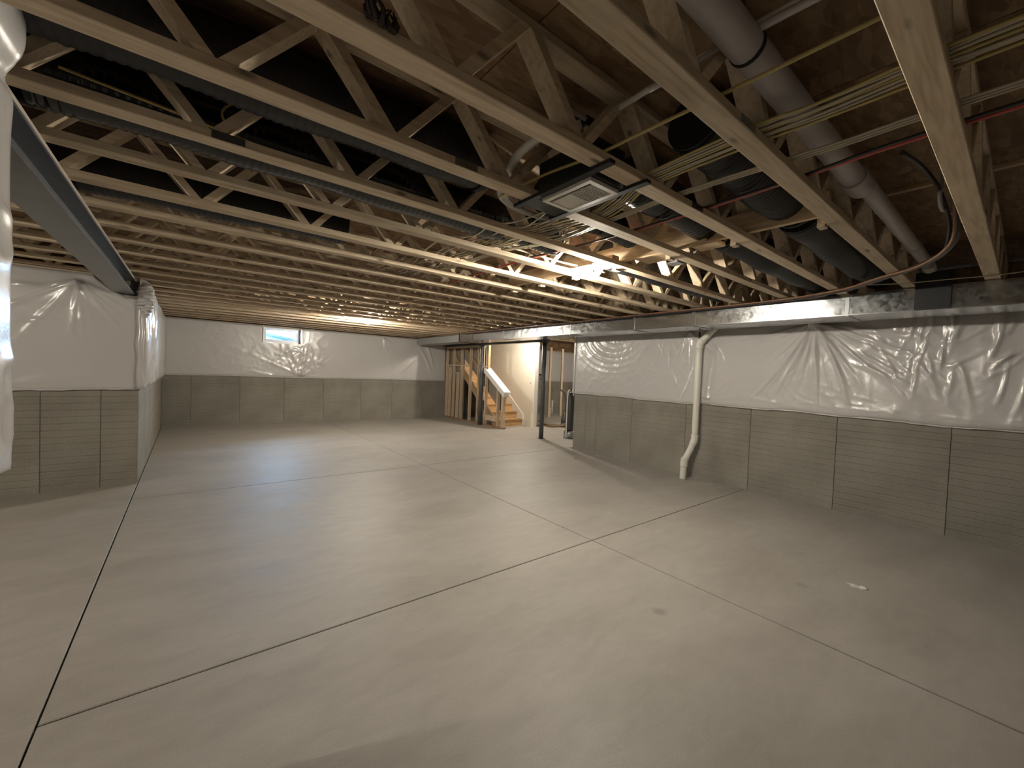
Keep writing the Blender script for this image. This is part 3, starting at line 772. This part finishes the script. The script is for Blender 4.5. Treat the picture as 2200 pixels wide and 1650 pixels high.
st = empty('staircase', (7.12, 9.0, 0)); tag(st, 'wooden staircase climbing between the stud partition and the cream drywall', 'stairs')
for i in range(10):
    y = 9.02+.25*i-9.0; z = .195*i
    m = MB(); m.box((-.449, y, z+.002), (.42, y+.018, z+.168)); m.build('riser', M_stairw, st)
    m = MB(); m.box((-.449, y-.025, z+.168), (.42, y+.268, z+.195)); m.build('tread', M_stairw, st)
def stringer(name, x0, x1, dz, z0, mat, dzt):
    m = MB(); m.prism([(9.0-9.0+.10, z0), (11.55-9.0, z0+2.45*.78), (11.55-9.0, z0+2.45*.78+dzt), (.10-.0, z0+dzt)], 'x', x0-7.12, x1-7.12); return m.build(name, mat, st)
stringer('stringer', 6.612, 6.650, .2, .001, M_woodd, .27)
m = MB(); m.prism([(.0, .001), (.10, .001), (2.55, 1.95), (2.55, 2.27), (.0, .33), (-.02, .17)], 'x', .425, .458); m.build('skirt_board', M_white, st)

# ------------------------------------------------------------------ things in the utility room
def stud2(x, y, label):
    o = empty('partition_stud', (x, y, 0)); tag(o, label, 'wall stud')
    m = MB(); m.box((-.045, -.019, 0), (.045, .019, 2.40)); m.build('stud', M_woodz, o)
    m = MB(); m.box((-.055, -.019, 2.40), (.055, .019, 2.438)); m.build('top_plate', M_woodz, o)
stud2(9.90, 10.40, 'pale wooden stud of the utility room seen just right of the steel post')
stud2(10.58, 10.50, 'pale wooden stud of the utility room standing in front of the white insulation')
tr = empty('curled_sheet', (8.35, 8.55, 0)); tag(tr, 'curled brown plastic sheet lying on the floor behind the steel post', 'plastic sheet')
m = MB(); N = 18
for k in (0, 1):
    for i in range(N+1):
        a = i/N; x = -.75+1.5*a; z = .03+.16*abs(2*a-1)**2.2+.008*k
        for y in (-.16, .16): m.v.append((x*.62+y*.6, -x*.75+y, z+.03*math.sin(a*9)+.008*k))
b0 = 2*(N+1)
for i in range(N):
    m.f += [(2*i, 2*i+1, 2*i+3, 2*i+2), (b0+2*i, b0+2*i+2, b0+2*i+3, b0+2*i+1), (2*i, 2*i+2, b0+2*i+2, b0+2*i), (2*i+1, b0+2*i+1, b0+2*i+3, 2*i+3)]
m.sm = [True]*len(m.f); m.build('sheet', M_card, tr)
m = MB(); m.box((-.30, -.25, .001), (.25, .25, .03)); m.build('sheet_base', M_card, tr)
for (x, y, h_, lab) in ((10.15, 10.60, .24, 'short white pipe stub rising from the utility room floor'), (10.75, 11.12, .46, 'taller white pipe stub rising from the utility room floor')):
    o = empty('pipe_stub', (x, y, 0)); tag(o, lab, 'pipe', 'pipe stubs in the utility room floor')
    m = MB(); m.lathe([(.035, 0), (.035, h_)], seg=12); m.build('pipe', M_pvc, o); m = MB(); m.lathe([(.045, 0), (.045, .06)], c=(0, 0, h_), seg=12); m.build('cap', M_pvc, o)
tk = empty('water_treatment_tank', (7.12, 6.75, 0)); tag(tk, 'tall dark cylinder on a silver base beside the end of the right wall', 'tank')
m = MB(); m.lathe([(.085, .19), (.10, .22), (.10, .98), (.07, 1.05), (.04, 1.07)], seg=20); m.build('cylinder', M_tank, tk)
m = MB(); m.lathe([(.13, 0), (.13, .17), (.10, .19)], seg=20); m.build('base', M_galv, tk)
m = MB(); m.tube(smooth_path([(-.115, -.02, .04), (-.115, -.02, .5), (-.11, -.02, 1.0), (-.09, -.02, 1.12), (0, 0, 1.15)], 5), .016, 8); m.build('side_pipe', M_pvc, tk)
m = MB(); m.lathe([(.05, 1.07), (.055, 1.10), (.03, 1.17)], seg=14); m.build('valve_head', M_galv, tk)
tk = empty('sump_pump', (8.9, 8.62, 0)); tag(tk, 'dark squat pump with fittings on the utility room floor beyond the stud', 'pump')
m = MB(); m.lathe([(.12, 0), (.12, .18), (.08, .30), (.05, .42)], seg=16); m.build('body', M_tank, tk)
m = MB(); m.tube(smooth_path([(0, 0, .4), (.0, .0, .7), (-.05, .03, .95), (-.16, .08, 1.05)], 5), .022, 8); m.build('riser_pipe', M_tank, tk)
dr = empty('drain_pipe', (10.6, 11.62, 1.3)); tag(dr, 'black drain pipe elbow fixed to the far utility room wall', 'pipe')
m = MB(); m.tube(smooth_path([(-.75, 0, .18), (-.1, 0, .18), (.02, 0, .12), (.02, 0, -.02)], 5), .03, 8); m.build('pipe', M_blackmatte, dr)
m = MB(); m.lathe([(.042, -.04), (.042, .02)], c=(.02, 0, 0), seg=12); m.build('fitting', M_blackmatte, dr)

# ------------------------------------------------------------------ galvanized trunk duct under the trusses on the right
DX0, DX1, DZ0, DZ1 = 5.25, 5.74, 2.217, 2.432
duct = empty('trunk_duct', (DX0, 4.0, DZ0)); tag(duct, 'long galvanized sheet metal duct hung below the ceiling along the right wall', 'duct')
cuts = [-3.05, -1.2, 1.19, 2.80, 3.74, 5.05, 7.0, 8.20, 8.82]
for a, b in zip(cuts[:-1], cuts[1:]):
    m = MB(); m.box((0, a+.004-4, 0), (DX1-DX0, b-.004-4, DZ1-DZ0)); m.build('duct_section', M_galv, duct)
m = MB(); m.box((.03, 8.83-4, .006), (DX1-DX0-.03, 11.3-4, DZ1-DZ0-.035)); m.build('duct_section', simple('dull_galvanized', (.36, .37, .36), .5, .6), duct)
for c in cuts[1:]:
    m = MB(); t0 = .006
    m.box((-t0, c-.016-4, -t0), (DX1-DX0+t0, c+.016-4, DZ1-DZ0+.004)); m.build('drive_cleat', M_cleat if c < 8.5 else M_blackmatte, duct)
m = MB(); m.box((-.020, -3.05-4, -.001), (-.0005, 8.8-4, .010)); m.build('bottom_seam', M_cleat, duct)
for c in (2.82, 5.95):  # hanger straps
    m = MB(); m.box((-.008, c-.013-4, -.008), (-.0065, c+.013-4, .22)); m.build('hanger_strap', M_cleat, duct)
tb = empty('duct_collar', (DX0, .58, DZ0)); tag(tb, 'black insulated take-off collar wrapped around the duct at the right', 'duct collar')
m = MB(); m.box((-.035, -.115, .004), (-.009, .115, .34)); m.build('sleeve', M_blackmatte, tb)
m = MB(); m.box((-.06, -.105, .215), (-.036, .105, .33)); m.build('flap', M_blackmatte, tb)
def rib_tube(path, r, pitch=.034, amp=.0028, seg=18):
    path = smooth_path(path, 24); L = [0]
    for a, b in zip(path[:-1], path[1:]): L.append(L[-1]+(b-a).length)
    n = int(L[-1]/(pitch/3)); out = []; rad = []; j = 0
    for i in range(n+1):
        d = L[-1]*i/n
        while j < len(L)-2 and L[j+1] < d: j += 1
        f = (d-L[j])/max(1e-6, L[j+1]-L[j]); out.append(path[j].lerp(path[j+1], f))
        rad.append(r+amp*math.sin(2*PI*d/pitch)+.006*math.sin(d*9+r*50)); 
    m = MB(); m.tube(out, r, seg, radii=rad); return m
def flex(path, r, label, mat=None):
    c = Vector(path[0]); o = empty('flex_duct', c); tag(o, label, 'flexible duct', None)
    rib_tube([Vector(p)-c for p in path], r).build('jacket', mat or M_blackflex, o)
    for e, f in ((path[0], path[1]), (path[-1], path[-2])):
        a = Vector(e)-c; d = (Vector(f)-Vector(e)).normalized()
        m = MB(); m.tube([a+d*.02, a+d*.05], r+.005, 18); m.build('clamp_band', M_blackmatte, o)
flex([(-.62, 2.462, 2.615), (.6, 2.468, 2.61), (1.4, 2.468, 2.605), (2.35, 2.462, 2.62)], .135, 'black insulated flexible duct filling the bay before the sixth truss', M_black)
flex([(-1.3, 3.43, 2.61), (-.2, 3.43, 2.595), (.95, 3.43, 2.615)], .14, 'black insulated flexible duct at the left behind the seventh truss')
flex([(-.55, 1.972, 2.65), (.4, 1.972, 2.65), (1.30, 1.972, 2.66)], .135, 'black flexible duct in the top left corner between trusses')
flex([(1.75, .985, 2.66), (2.4, .985, 2.625), (3.05, .985, 2.63)], .125, 'black ribbed flexible duct ending at the cross board on the right')
flex([(3.1, .985, 2.62), (3.9, .985, 2.60), (4.9, .985, 2.61), (5.4, .985, 2.62)], .13, 'black ribbed flexible duct running to the right wall past the cross board')
flex([(1.95, 1.475, 2.64), (2.5, 1.475, 2.62), (3.05, 1.475, 2.62)], .12, 'shiny black flexible duct just right of the white ceiling grille', M_black)
flex([(3.1, 1.475, 2.62), (4.2, 1.475, 2.605), (5.3, 1.475, 2.62)], .125, 'black ribbed flexible duct in the third bay beyond the cross board')
flex([(1.75, 1.972, 2.655), (2.2, 1.972, 2.63), (2.68, 1.972, 2.63)], .115, 'shiny black flexible duct just above and before the nearer bulb', M_black)
flex([(3.0, 2.467, 2.62), (4.0, 2.467, 2.61), (5.2, 2.467, 2.62)], .125, 'black flexible duct in the bay right of the nearer bulb')

# ------------------------------------------------------------------ exhaust grille hung between the third and fourth trusses
gx, gy = 1.557, 1.475
eg = empty('exhaust_grille', (gx, gy, 2.41)); tag(eg, 'white louvred exhaust grille in a black hanger between two trusses', 'vent')
m = MB(); m.box((-.105, -.165, 0), (.105, -.140, .018)); m.box((-.105, .140, 0), (.105, .165, .018)); m.box((-.105, -.140, 0), (-.080, .140, .018)); m.box((.080, -.140, 0), (.105, .140, .018)); m.build('frame', M_plate, eg)
m = MB(); m.box((-.080, -.140, .012), (.080, .140, .018)); m.build('backing', M_slotd, eg)
m = MB(); m.box((-.055, .005, .004), (.080, .140, .012)); m.build('cover_panel', M_plate, eg)
for i in range(12):
    y = -.130+.0112*i; m = MB(); m.box((-.055, y, .004), (.060, y+.0045, .0118)); m.build('louvre', M_plate, eg)
for i in range(24):
    y = -.132+.0112*i; m = MB(); m.box((.062, y, .003), (.080, y+.0055, .0118)); m.build('louvre', M_plate, eg)
m = MB(); m.box((-.115, -.185, .019), (.115, .185, .20)); m.build('housing', M_blackmatte, eg)
for sx in (-1, 1):
    m = MB(); m.box((sx*.135-.018, -.315, .012), (sx*.135+.018, .35, .029)); m.build('hanger_bar', M_blackmatte, eg)
m = MB(); m.box((-.117, .19, .018), (.117, .30, .0285)); m.build('mounting_plate', M_blackmatte, eg)

# ------------------------------------------------------------------ lampholders and bulbs
def lamp(x, y, label, mat=None):
    o = empty('bulb_fixture', (x, y, 2.44)); tag(o, label, 'light')
    m = MB(); m.box((-.045, -.27, 0.0385), (.045, .27, .0765)); 
    m.build('mounting_board', M_woodg2, o)
    m = MB(); m.lathe([(.062, .038), (.062, .032), (.050, .026), (.030, .024), (.028, .016), (.022, .0145)], seg=24); lh = m.build('lampholder', M_plate, o)
    m = MB(); prof = [(.012, .016), (.014, -.004)]
    for i in range(1, 10):
        a = PI*i/10; prof.append((BR*math.sin(a)+.0005, -.012-BR*(1-math.cos(a))))
    m.lathe(prof, seg=14); m.build('bulb', mat or M_bulb, lh)
    return o
M_woodg2 = wood('mounting_board_wood', (.42, .29, .17), (.56, .42, .26), (.66, .52, .34), stretch=(14, 1.2, 14), knots=False)
lamp(2.79, 2.467, 'nearer bare lit bulb in a white ceramic lampholder')
lamp(2.80, 8.275, 'farther bare lit bulb near the window wall')
lamp(6.97, 8.275, 'bare lit bulb hidden behind the beam at the foot of the stairs', M_bulb_low)
lamp(-3.4, 2.95, 'bare lit bulb in the alcove beyond the left opening, outside the frame')
lamp(10.9, 7.78, 'bare lit bulb in the utility room, hidden behind the right wall')

# ------------------------------------------------------------------ strongback board, blocks, panels
sb = empty('strongback_board', (2.875, 2.0, 2.479)); tag(sb, 'wooden cross board threaded through the trusses near the nearer bulb', 'board')
m = MB(); m.box((-.019, -1.24, 0), (.019, 1.75, .135)); m.build('board', M_woodg2, sb)
for k in (1, 2, 3, 4, 5, 6, 7):
    y = TY[k]+.066-2.0; m = MB(); m.box((.020, y-.019, -.052), (.085, y+.019, .28)); m.build('scab_block', M_wood, sb)
pn = empty('osb_box', (3.05, 1.96, 2.50)); tag(pn, 'small pale boarded box between the fourth and fifth trusses right of the bulb', 'box')
m = MB(); m.box((-.10, -.165, 0), (-.085, .165, .26)); m.build('side_board', M_woodg2, pn)
m = MB(); m.box((-.085, -.165, 0), (.10, -.150, .26)); m.build('front_board', M_woodg2, pn)
m = MB(); m.box((-.085, -.149, .0), (.10, .165, .012)); m.build('bottom_board', M_woodg2, pn)
jb = empty('junction_box', (3.25, 1.93, 2.49)); tag(jb, 'grey electrical junction box between trusses right of the bulb', 'electrical box')
m = MB(); m.box((-.05, -.05, 0), (.05, .05, .05)); m.build('box', M_box, jb); m = MB(); m.box((-.055, -.055, -.005), (.055, .055, -.0005)); m.build('cover', M_box, jb)
pl2 = empty('blocking_panel', (2.90, 1.47, 2.486)); tag(pl2, 'pale square wood block lying across the bay below the ribbed duct', 'block')
m = MB(); m.box((-.07, -.09, -.03), (.07, .09, -.008)); m.build('face', M_woodg2, pl2); m = MB(); m.box((-.07, -.02, -.0075), (.07, .02, .01)); m.build('cleat', M_woodg2, pl2)

# ------------------------------------------------------------------ plumbing
p = empty('drain_downpipe', (6.0, 3.1, 0)); tag(p, 'white plastic drain pipe dropping down the right wall to the floor', 'pipe')
def T(pts, r, name, mat, par, org, seg=14, n=6):
    m = MB(); m.tube(smooth_path([tuple(Vector(q)-Vector(org)) for q in pts], n), r, seg); return m.build(name, mat, par)
po_ = (6.0, 3.1, 0)
T([(5.895, 3.195, .0), (5.895, 3.192, .12), (5.895, 3.188, .20)], .046, 'foot_pipe', M_pvc, p, po_)
T([(5.895, 3.188, .19), (5.896, 3.186, .27), (5.905, 3.178, .32)], .054, 'coupling', M_pvc, p, po_)
T([(5.902, 3.18, .30), (5.95, 3.135, .44), (5.985, 3.108, .56)], .046, 'offset_pipe', M_pvc, p, po_)
T([(5.975, 3.113, .53), (6.0, 3.10, .60), (6.005, 3.10, .68)], .053, 'lower_elbow', M_pvc, p, po_)
T([(6.005, 3.10, .62), (6.005, 3.10, 1.3), (6.005, 3.10, 2.0)], .046, 'riser', M_pvc, p, po_)
T([(6.005, 3.10, 1.98), (6.003, 3.09, 2.05), (5.995, 3.04, 2.11)], .053, 'upper_elbow', M_pvc, p, po_)
T([(5.997, 3.06, 2.09), (5.97, 2.93, 2.20), (5.94, 2.80, 2.32), (5.92, 2.72, 2.40)], .046, 'branch_pipe', M_pvc, p, po_)
m = MB(); m.box((-.012, -.012, 2.05), (.002, .012, 2.215)); m.build('hanger_strap', M_blackmatte, p)
p = empty('vent_pipe', (2.0, .62, 2.62)); tag(p, 'wide pale grey pipe running between the two nearest trusses', 'pipe')
o_ = (2.0, .62, 2.62); yb = .575
yb = .627; zp = 2.60
T([(.2, yb, zp), (1.5, yb, zp), (2.75, yb, zp)], .053, 'wide_pipe', M_pipegrey, p, o_, 20)
T([(2.72, yb, zp), (2.82, yb, zp), (2.90, yb, zp)], .060, 'bell', M_pipegrey, p, o_, 20)
T([(2.87, yb-.02, zp), (4.0, yb-.02, zp), (5.10, yb-.02, zp)], .043, 'narrow_pipe', M_pipegrey, p, o_, 18)
T([(4.35, yb-.02, zp), (4.40, yb-.02, zp)], .048, 'coupling', M_pipegrey, p, o_, 18)
T([(1.42, yb+.0*a, zp) for a in (0,)] + [(1.434, yb, zp)], .0565, 'pipe_strap', M_blackmatte, p, o_, 20)
T([(5.10, yb-.02, zp), (5.22, yb-.02, 2.575), (5.30, yb-.02, 2.50)], .047, 'end_elbow', M_pvc, p, o_, 18)
p = empty('water_pipe', (1.45, 1.2, 2.6)); tag(p, 'thin pale water pipes with an elbow above the second and third trusses', 'pipe')
o_ = (1.45, 1.2, 2.6)
T([(1.26, 1.345, 2.70), (1.35, 1.345, 2.70), (1.44, 1.345, 2.70)], .011, 'pipe', M_pipegrey, p, o_, 8); T([(1.22, 1.385, 2.71), (1.32, 1.385, 2.71), (1.41, 1.385, 2.71)], .011, 'pipe', M_pipegrey, p, o_, 8)
T([(1.50, 1.40, 2.70), (1.485, 1.1, 2.70), (1.48, .80, 2.70), (1.48, .3, 2.70)], .013, 'pipe', M_pvc, p, o_, 8)
for q in ((1.46, 1.345, 2.70), (1.43, 1.385, 2.71)):
    T([(q[0]-.02, q[1], q[2]), (q[0]+.03, q[1], q[2])], .019, 'elbow', M_blackmatte, p, o_, 10)
T([(1.49, 1.30, 2.70), (1.487, 1.25, 2.70)], .018, 'clamp', M_blackmatte, p, o_, 10)
p = empty('conduit', (1.40, .5, 2.62)); tag(p, 'pale plastic conduit crossing above the cables at the top right', 'conduit')
o_ = (1.40, .5, 2.62)
T([(1.42, .30, 2.62), (1.40, .55, 2.62), (1.385, .78, 2.615), (1.36, .95, 2.60)], .013, 'tube', M_pipegrey, p, o_, 8); T([(1.384, .79, 2.615), (1.375, .85, 2.61)], .018, 'coupling', M_blackmatte, p, o_, 8)
p = empty('drain_stub', (.38, 1.9, 2.70)); tag(p, 'white pipe stub with a copper hook hanging at the upper left', 'pipe')
o_ = (.38, 1.9, 2.70)
T([(.28, 1.93, 2.79), (.33, 1.935, 2.74), (.385, 1.94, 2.69)], .024, 'stub', M_pvc, p, o_, 12)
T([(.37, 1.94, 2.70), (.39, 1.94, 2.685)], .030, 'collar', M_pipegrey, p, o_, 12)
T([(.385, 1.945, 2.685), (.40, 1.97, 2.66), (.395, 1.99, 2.635), (.41, 2.0, 2.615)], .009, 'copper_hook', M_copper, p, o_, 8)
T([(.36, 1.985, 2.67), (.375, 2.0, 2.645), (.37, 2.01, 2.625)], .005, 'copper_tail', M_copper, p, o_, 6)
p = empty('curved_vent_hose', (1.3, 1.7, 2.6)); tag(p, 'pale curved hose bending up beside the white grille', 'hose')
T([(1.38, 1.32, 2.64), (1.31, 1.50, 2.64), (1.29, 1.66, 2.60), (1.345, 1.82, 2.56)], .022, 'hose', M_pvc, p, (1.3, 1.7, 2.6), 10)
T([(1.34, 1.81, 2.562), (1.355, 1.84, 2.555)], .028, 'end_ring', M_pipegrey, p, (1.3, 1.7, 2.6), 10)
for i, (dx, lab) in enumerate(((0, 'grey bent tube beside the black hanger, the left one of two'), (.045, 'grey bent tube beside the black hanger, the right one of two'))):
    p = empty('bent_tube', (1.5, 2.05, 2.55)); tag(p, lab, 'tube', 'grey bent tubes by the grille')
    T([(1.40+dx, 1.93, 2.60), (1.43+dx, 2.0, 2.56), (1.54+dx, 2.06, 2.55), (1.72+dx, 2.09, 2.55), (1.95+dx, 2.08, 2.57)], .017, 'tube', M_pipegrey, p, (1.5, 2.05, 2.55), 10)

# ------------------------------------------------------------------ cables
def cable(pts, mat, label, group, r=.0055, name='cable'):
    m = MB(); m.tube(smooth_path(pts, 5), r, 6); o = m.build(name, mat); tag(o, label, 'cable', group); return o
zc = ZC+.008
BN = ['leftmost', 'second from the left', 'third from the left', 'middle', 'third from the right', 'second from the right', 'rightmost']
G1 = 'cables bundled across the nearest trusses'; L1 = 'pale electrical cable in the bundle crossing the trusses at the upper right'
for i in range(7):
    x = 1.695+.021*i; z = zc+.004*(i % 2); j = [rnd.uniform(-.008, .008) for _ in range(8)]
    far = 3.3 if i % 2 else 2.75
    cable([(x+.01, -.6, z), (x+j[0], .06, z), (x+j[1], .25, z), (x+j[2], .5, z-.006), (x+j[3], .76, z), (x+.03+j[4], 1.24, z), (x+.14+j[5], 1.5, z), (x+.20+j[6], 1.74, z), (x+.10+j[7], 2.25, z), (x+.04, far, z)],
          M_ccream if i % 3 else M_cyel, f'{BN[i]} of the seven cables bundled across the nearest trusses', G1)
for i in range(3):
    x = 2.035+.02*i
    cable([(x+.03, -.6, zc), (x+.01, .25, zc), (x+.01, .5, zc-.004), (x, .76, zc), (x-.02, 1.24, zc), (x+.02, 1.74, zc), (x+.05, 2.25, zc), (x-.08, 2.75, zc), (x-.1, 3.7, zc)], M_ccream, f'{("left", "middle", "right")[i]} one of three pale cables right of the main bundle', 'small cable group beside the bundle')
cable([(1.47, -.6, zc+.03), (1.462, .3, zc+.02), (1.44, .7, zc+.01), (1.415, 1.0, zc), (1.41, 1.26, zc), (1.42, 1.62, zc+.04), (1.36, 1.9, zc+.0)], M_cyel, 'single yellow cable left of the bundle, passing behind the grille', None, .007)
cable([(2.20, -.6, zc), (2.21, .3, zc), (2.27, .76, zc), (2.30, 1.24, zc), (2.32, 1.74, zc), (2.30, 2.25, zc), (2.25, 2.76, zc)], M_cblk, 'dark cable running beside the red plastic pipe', None, .007)
cable([(2.24, -.6, zc+.004), (2.245, .3, zc+.004), (2.29, .76, zc+.004), (2.33, 1.24, zc+.004), (2.335, 1.74, zc+.004), (2.31, 2.25, zc+.004), (2.28, 3.2, zc+.004), (2.30, 4.2, zc)], M_cred, 'thin red plastic pipe crossing the trusses', None, .008, 'red_pipe')
M_ctan = simple('dull_cable_sheath', (.30, .26, .18), .5)
G2 = 'tangled cables beyond the grille'; L2 = 'pale cable in the tangle between the white grille and the bulb'
for i in range(10):
    x = 1.58+.05*i; q = [rnd.uniform(-.05, .05) for _ in range(6)]
    cable([(x+.10+q[0], 1.80, zc+.01), (x+.05+q[1], 2.1, zc-.012+rnd.uniform(-.02, .02)), (x+q[2], 2.26, zc), (x-.02+q[3], 2.5, zc+rnd.uniform(-.03, .05)), (x-.05+q[4], 2.75, zc), (x-.05+q[5], 3.2, zc), (x-.02+q[0]*2, 3.66, zc), (x+q[1]*2, 4.2, zc)],
          (M_ccream, M_ctan, M_ctan, M_pipegrey)[i % 4], L2, G2, .005)
for i, x in enumerate((1.50, 1.57, 1.72)):   # three loose loops
    cable([(x, 3.22, zc+.02), (x+.06, 3.4, zc+.07), (x+.02, 3.6, zc+.03), (x-.05, 3.9, zc), (x-.1, 4.65, zc)], M_ccream, f'{("leftmost", "middle", "rightmost")[i]} of three loose pale cables looping behind the seventh truss', 'loose cable loops')
cable([(-.4, 2.31, 2.58), (.05, 2.31, 2.545), (.5, 2.31, 2.50), (1.0, 2.31, 2.495), (1.6, 2.31, 2.50)], M_cyel, 'yellow cable sagging along the bay in front of the black duct', None, .006)
cable([(.2, 2.30, 2.72), (.1, 2.30, 2.62), (.16, 2.30, 2.50)], M_cyel, 'short yellow cable dropping behind the fifth truss at the left', None, .005)
cable([(3.10, 2.56, 2.49), (2.9, 2.58, 2.50), (2.6, 2.60, 2.49), (2.1, 2.62, 2.50), (1.7, 2.60, 2.49)], M_ccream, 'white cable running along the bay behind the nearer bulb', None, .008)
G3 = 'dark cables along the top of the duct'
def dk(o1, o2): return [(5.20+o1, 8.6, 2.405+o2), (5.20+o1, 6.0, 2.40+o2), (5.17+o1, 3.5, 2.415+o2), (5.16+o1, 1.95, 2.418+o2), (4.96+o1, 1.22, 2.418+o2), (4.62+o1, .84, 2.425+o2)]
cable(dk(0, 0)+[(4.25, .52, 2.43), (3.85, .35, 2.45), (3.45, .30, 2.55), (3.2, .32, 2.68), (3.1, .33, 2.78)], M_cblk, 'thick dark cable along the duct curving up at the far right', None, .019)
cable(dk(-.03, .005)+[(4.28, .56, 2.42), (3.8, .36, 2.43), (3.4, .31, 2.52), (3.3, .32, 2.70)], M_cbrown, 'brown cable along the lower edge of the dark cables on the duct', None, .009)
cable(dk(.035, .008)+[(4.2, .47, 2.44), (3.75, .36, 2.50), (3.3, .36, 2.60), (3.0, .40, 2.66), (2.6, .42, 2.60)], M_cblk, 'thinner dark cable behind the thick one on the duct', None, .011)
cable([(5.05, -.5, 2.47), (5.02, .15, 2.43), (5.0, .4, 2.43), (4.9, .75, 2.42), (4.8, 1.0, 2.43)], M_ccream, 'thin pale wire crossing under the nearest truss end above the duct', None, .005)
cable([(3.33, .37, 2.79), (3.29, .36, 2.68), (3.26, .36, 2.58), (3.36, .36, 2.535), (3.60, .36, 2.585), (4.17, .34, 2.70)], M_pipegrey, 'pale tube curling down beside the nearest truss at the far right', None, .010, 'curling_tube')
bt = empty('deck_batten', (3.63, .3, 2.777)); tag(bt, 'pale narrow batten under the deck between the two nearest trusses', 'batten')
m = MB(); m.box((-.02, -.36, 0), (.02, -.11, .023)); m.build('short_strip', M_woodg2, bt)
m = MB(); m.box((-.02, -.02, 0), (.02, .39, .023)); m.build('strip', M_woodg2, bt)

tf = empty('dark_tuft', (.405, 1.172, 2.475)); tag(tf, 'dark ragged tuft caught on the third truss at the top', 'tuft')
m = MB()
for i in range(14):
    a = rnd.uniform(-.05, .05); b1 = rnd.uniform(-.02, .02)
    m.tube([(a, b1*.4, -.010), (a+rnd.uniform(-.02, .02), b1, .02), (a+rnd.uniform(-.04, .04), b1*1.5-.01, .045)], .006, 5, radii=[.008, .007, .002])
o = m.build('fibres', M_cblk, tf); o['kind'] = 'stuff'
for (x, y, lab) in ((.715, 1.475, 'black pipe clip under the deck near the top, the nearer of two'), (.755, 1.505, 'black pipe clip under the deck near the top, the farther of two')):
    o = empty('pipe_clip', (x, y, 2.745)); tag(o, lab, 'clip', 'black clips under the deck')
    m = MB(); m.tube([(-.005, 0, .0), (.005, 0, .0)], .017, 12); m.build('ring', M_blackmatte, o)
    m = MB(); m.box((-.006, -.004, .016), (.006, .004, .055)); m.build('stem', M_blackmatte, o)

# ------------------------------------------------------------------ small things on the floor
def splat(name, x, y, r, mat, label, cat, seed, sx=1.0, h_=.006):
    rs = random.Random(seed); m = MB(); n = 16
    o = empty(name, (x, y, 0.0)); tag(o, label, cat)
    rr = [r*rs.uniform(.55, 1.1) for _ in range(n)]
    m.v.append((0, 0, h_))
    for ring_, hh in ((.55, h_*.9), (1.0, .0005)):
        for i in range(n):
            a = 2*PI*i/n; m.v.append((rr[i]*ring_*math.cos(a)*sx, rr[i]*ring_*math.sin(a), hh))
    for i in range(n):
        j = (i+1) % n; m.f += [(0, 1+i, 1+j), (1+i, 1+n+i, 1+n+j, 1+j)]
    m.sm = [True]*len(m.f); m.build('blob', mat, o); return o
o = splat('plaster_splat', 3.955, .745, .062, M_plaster, 'small dried white splat on the floor at the right', 'splat', 3, .7)
m = MB(); m.lathe([(.028, .001), (.026, .006), (.012, .009)], c=(.01, -.045, 0), seg=10); m.build('crumb', M_white, o)
splat('orange_scrap', 5.50, 5.03, .035, M_orange, 'tiny orange scrap on the floor near the end of the right wall', 'scrap', 5, 1.2, .012)
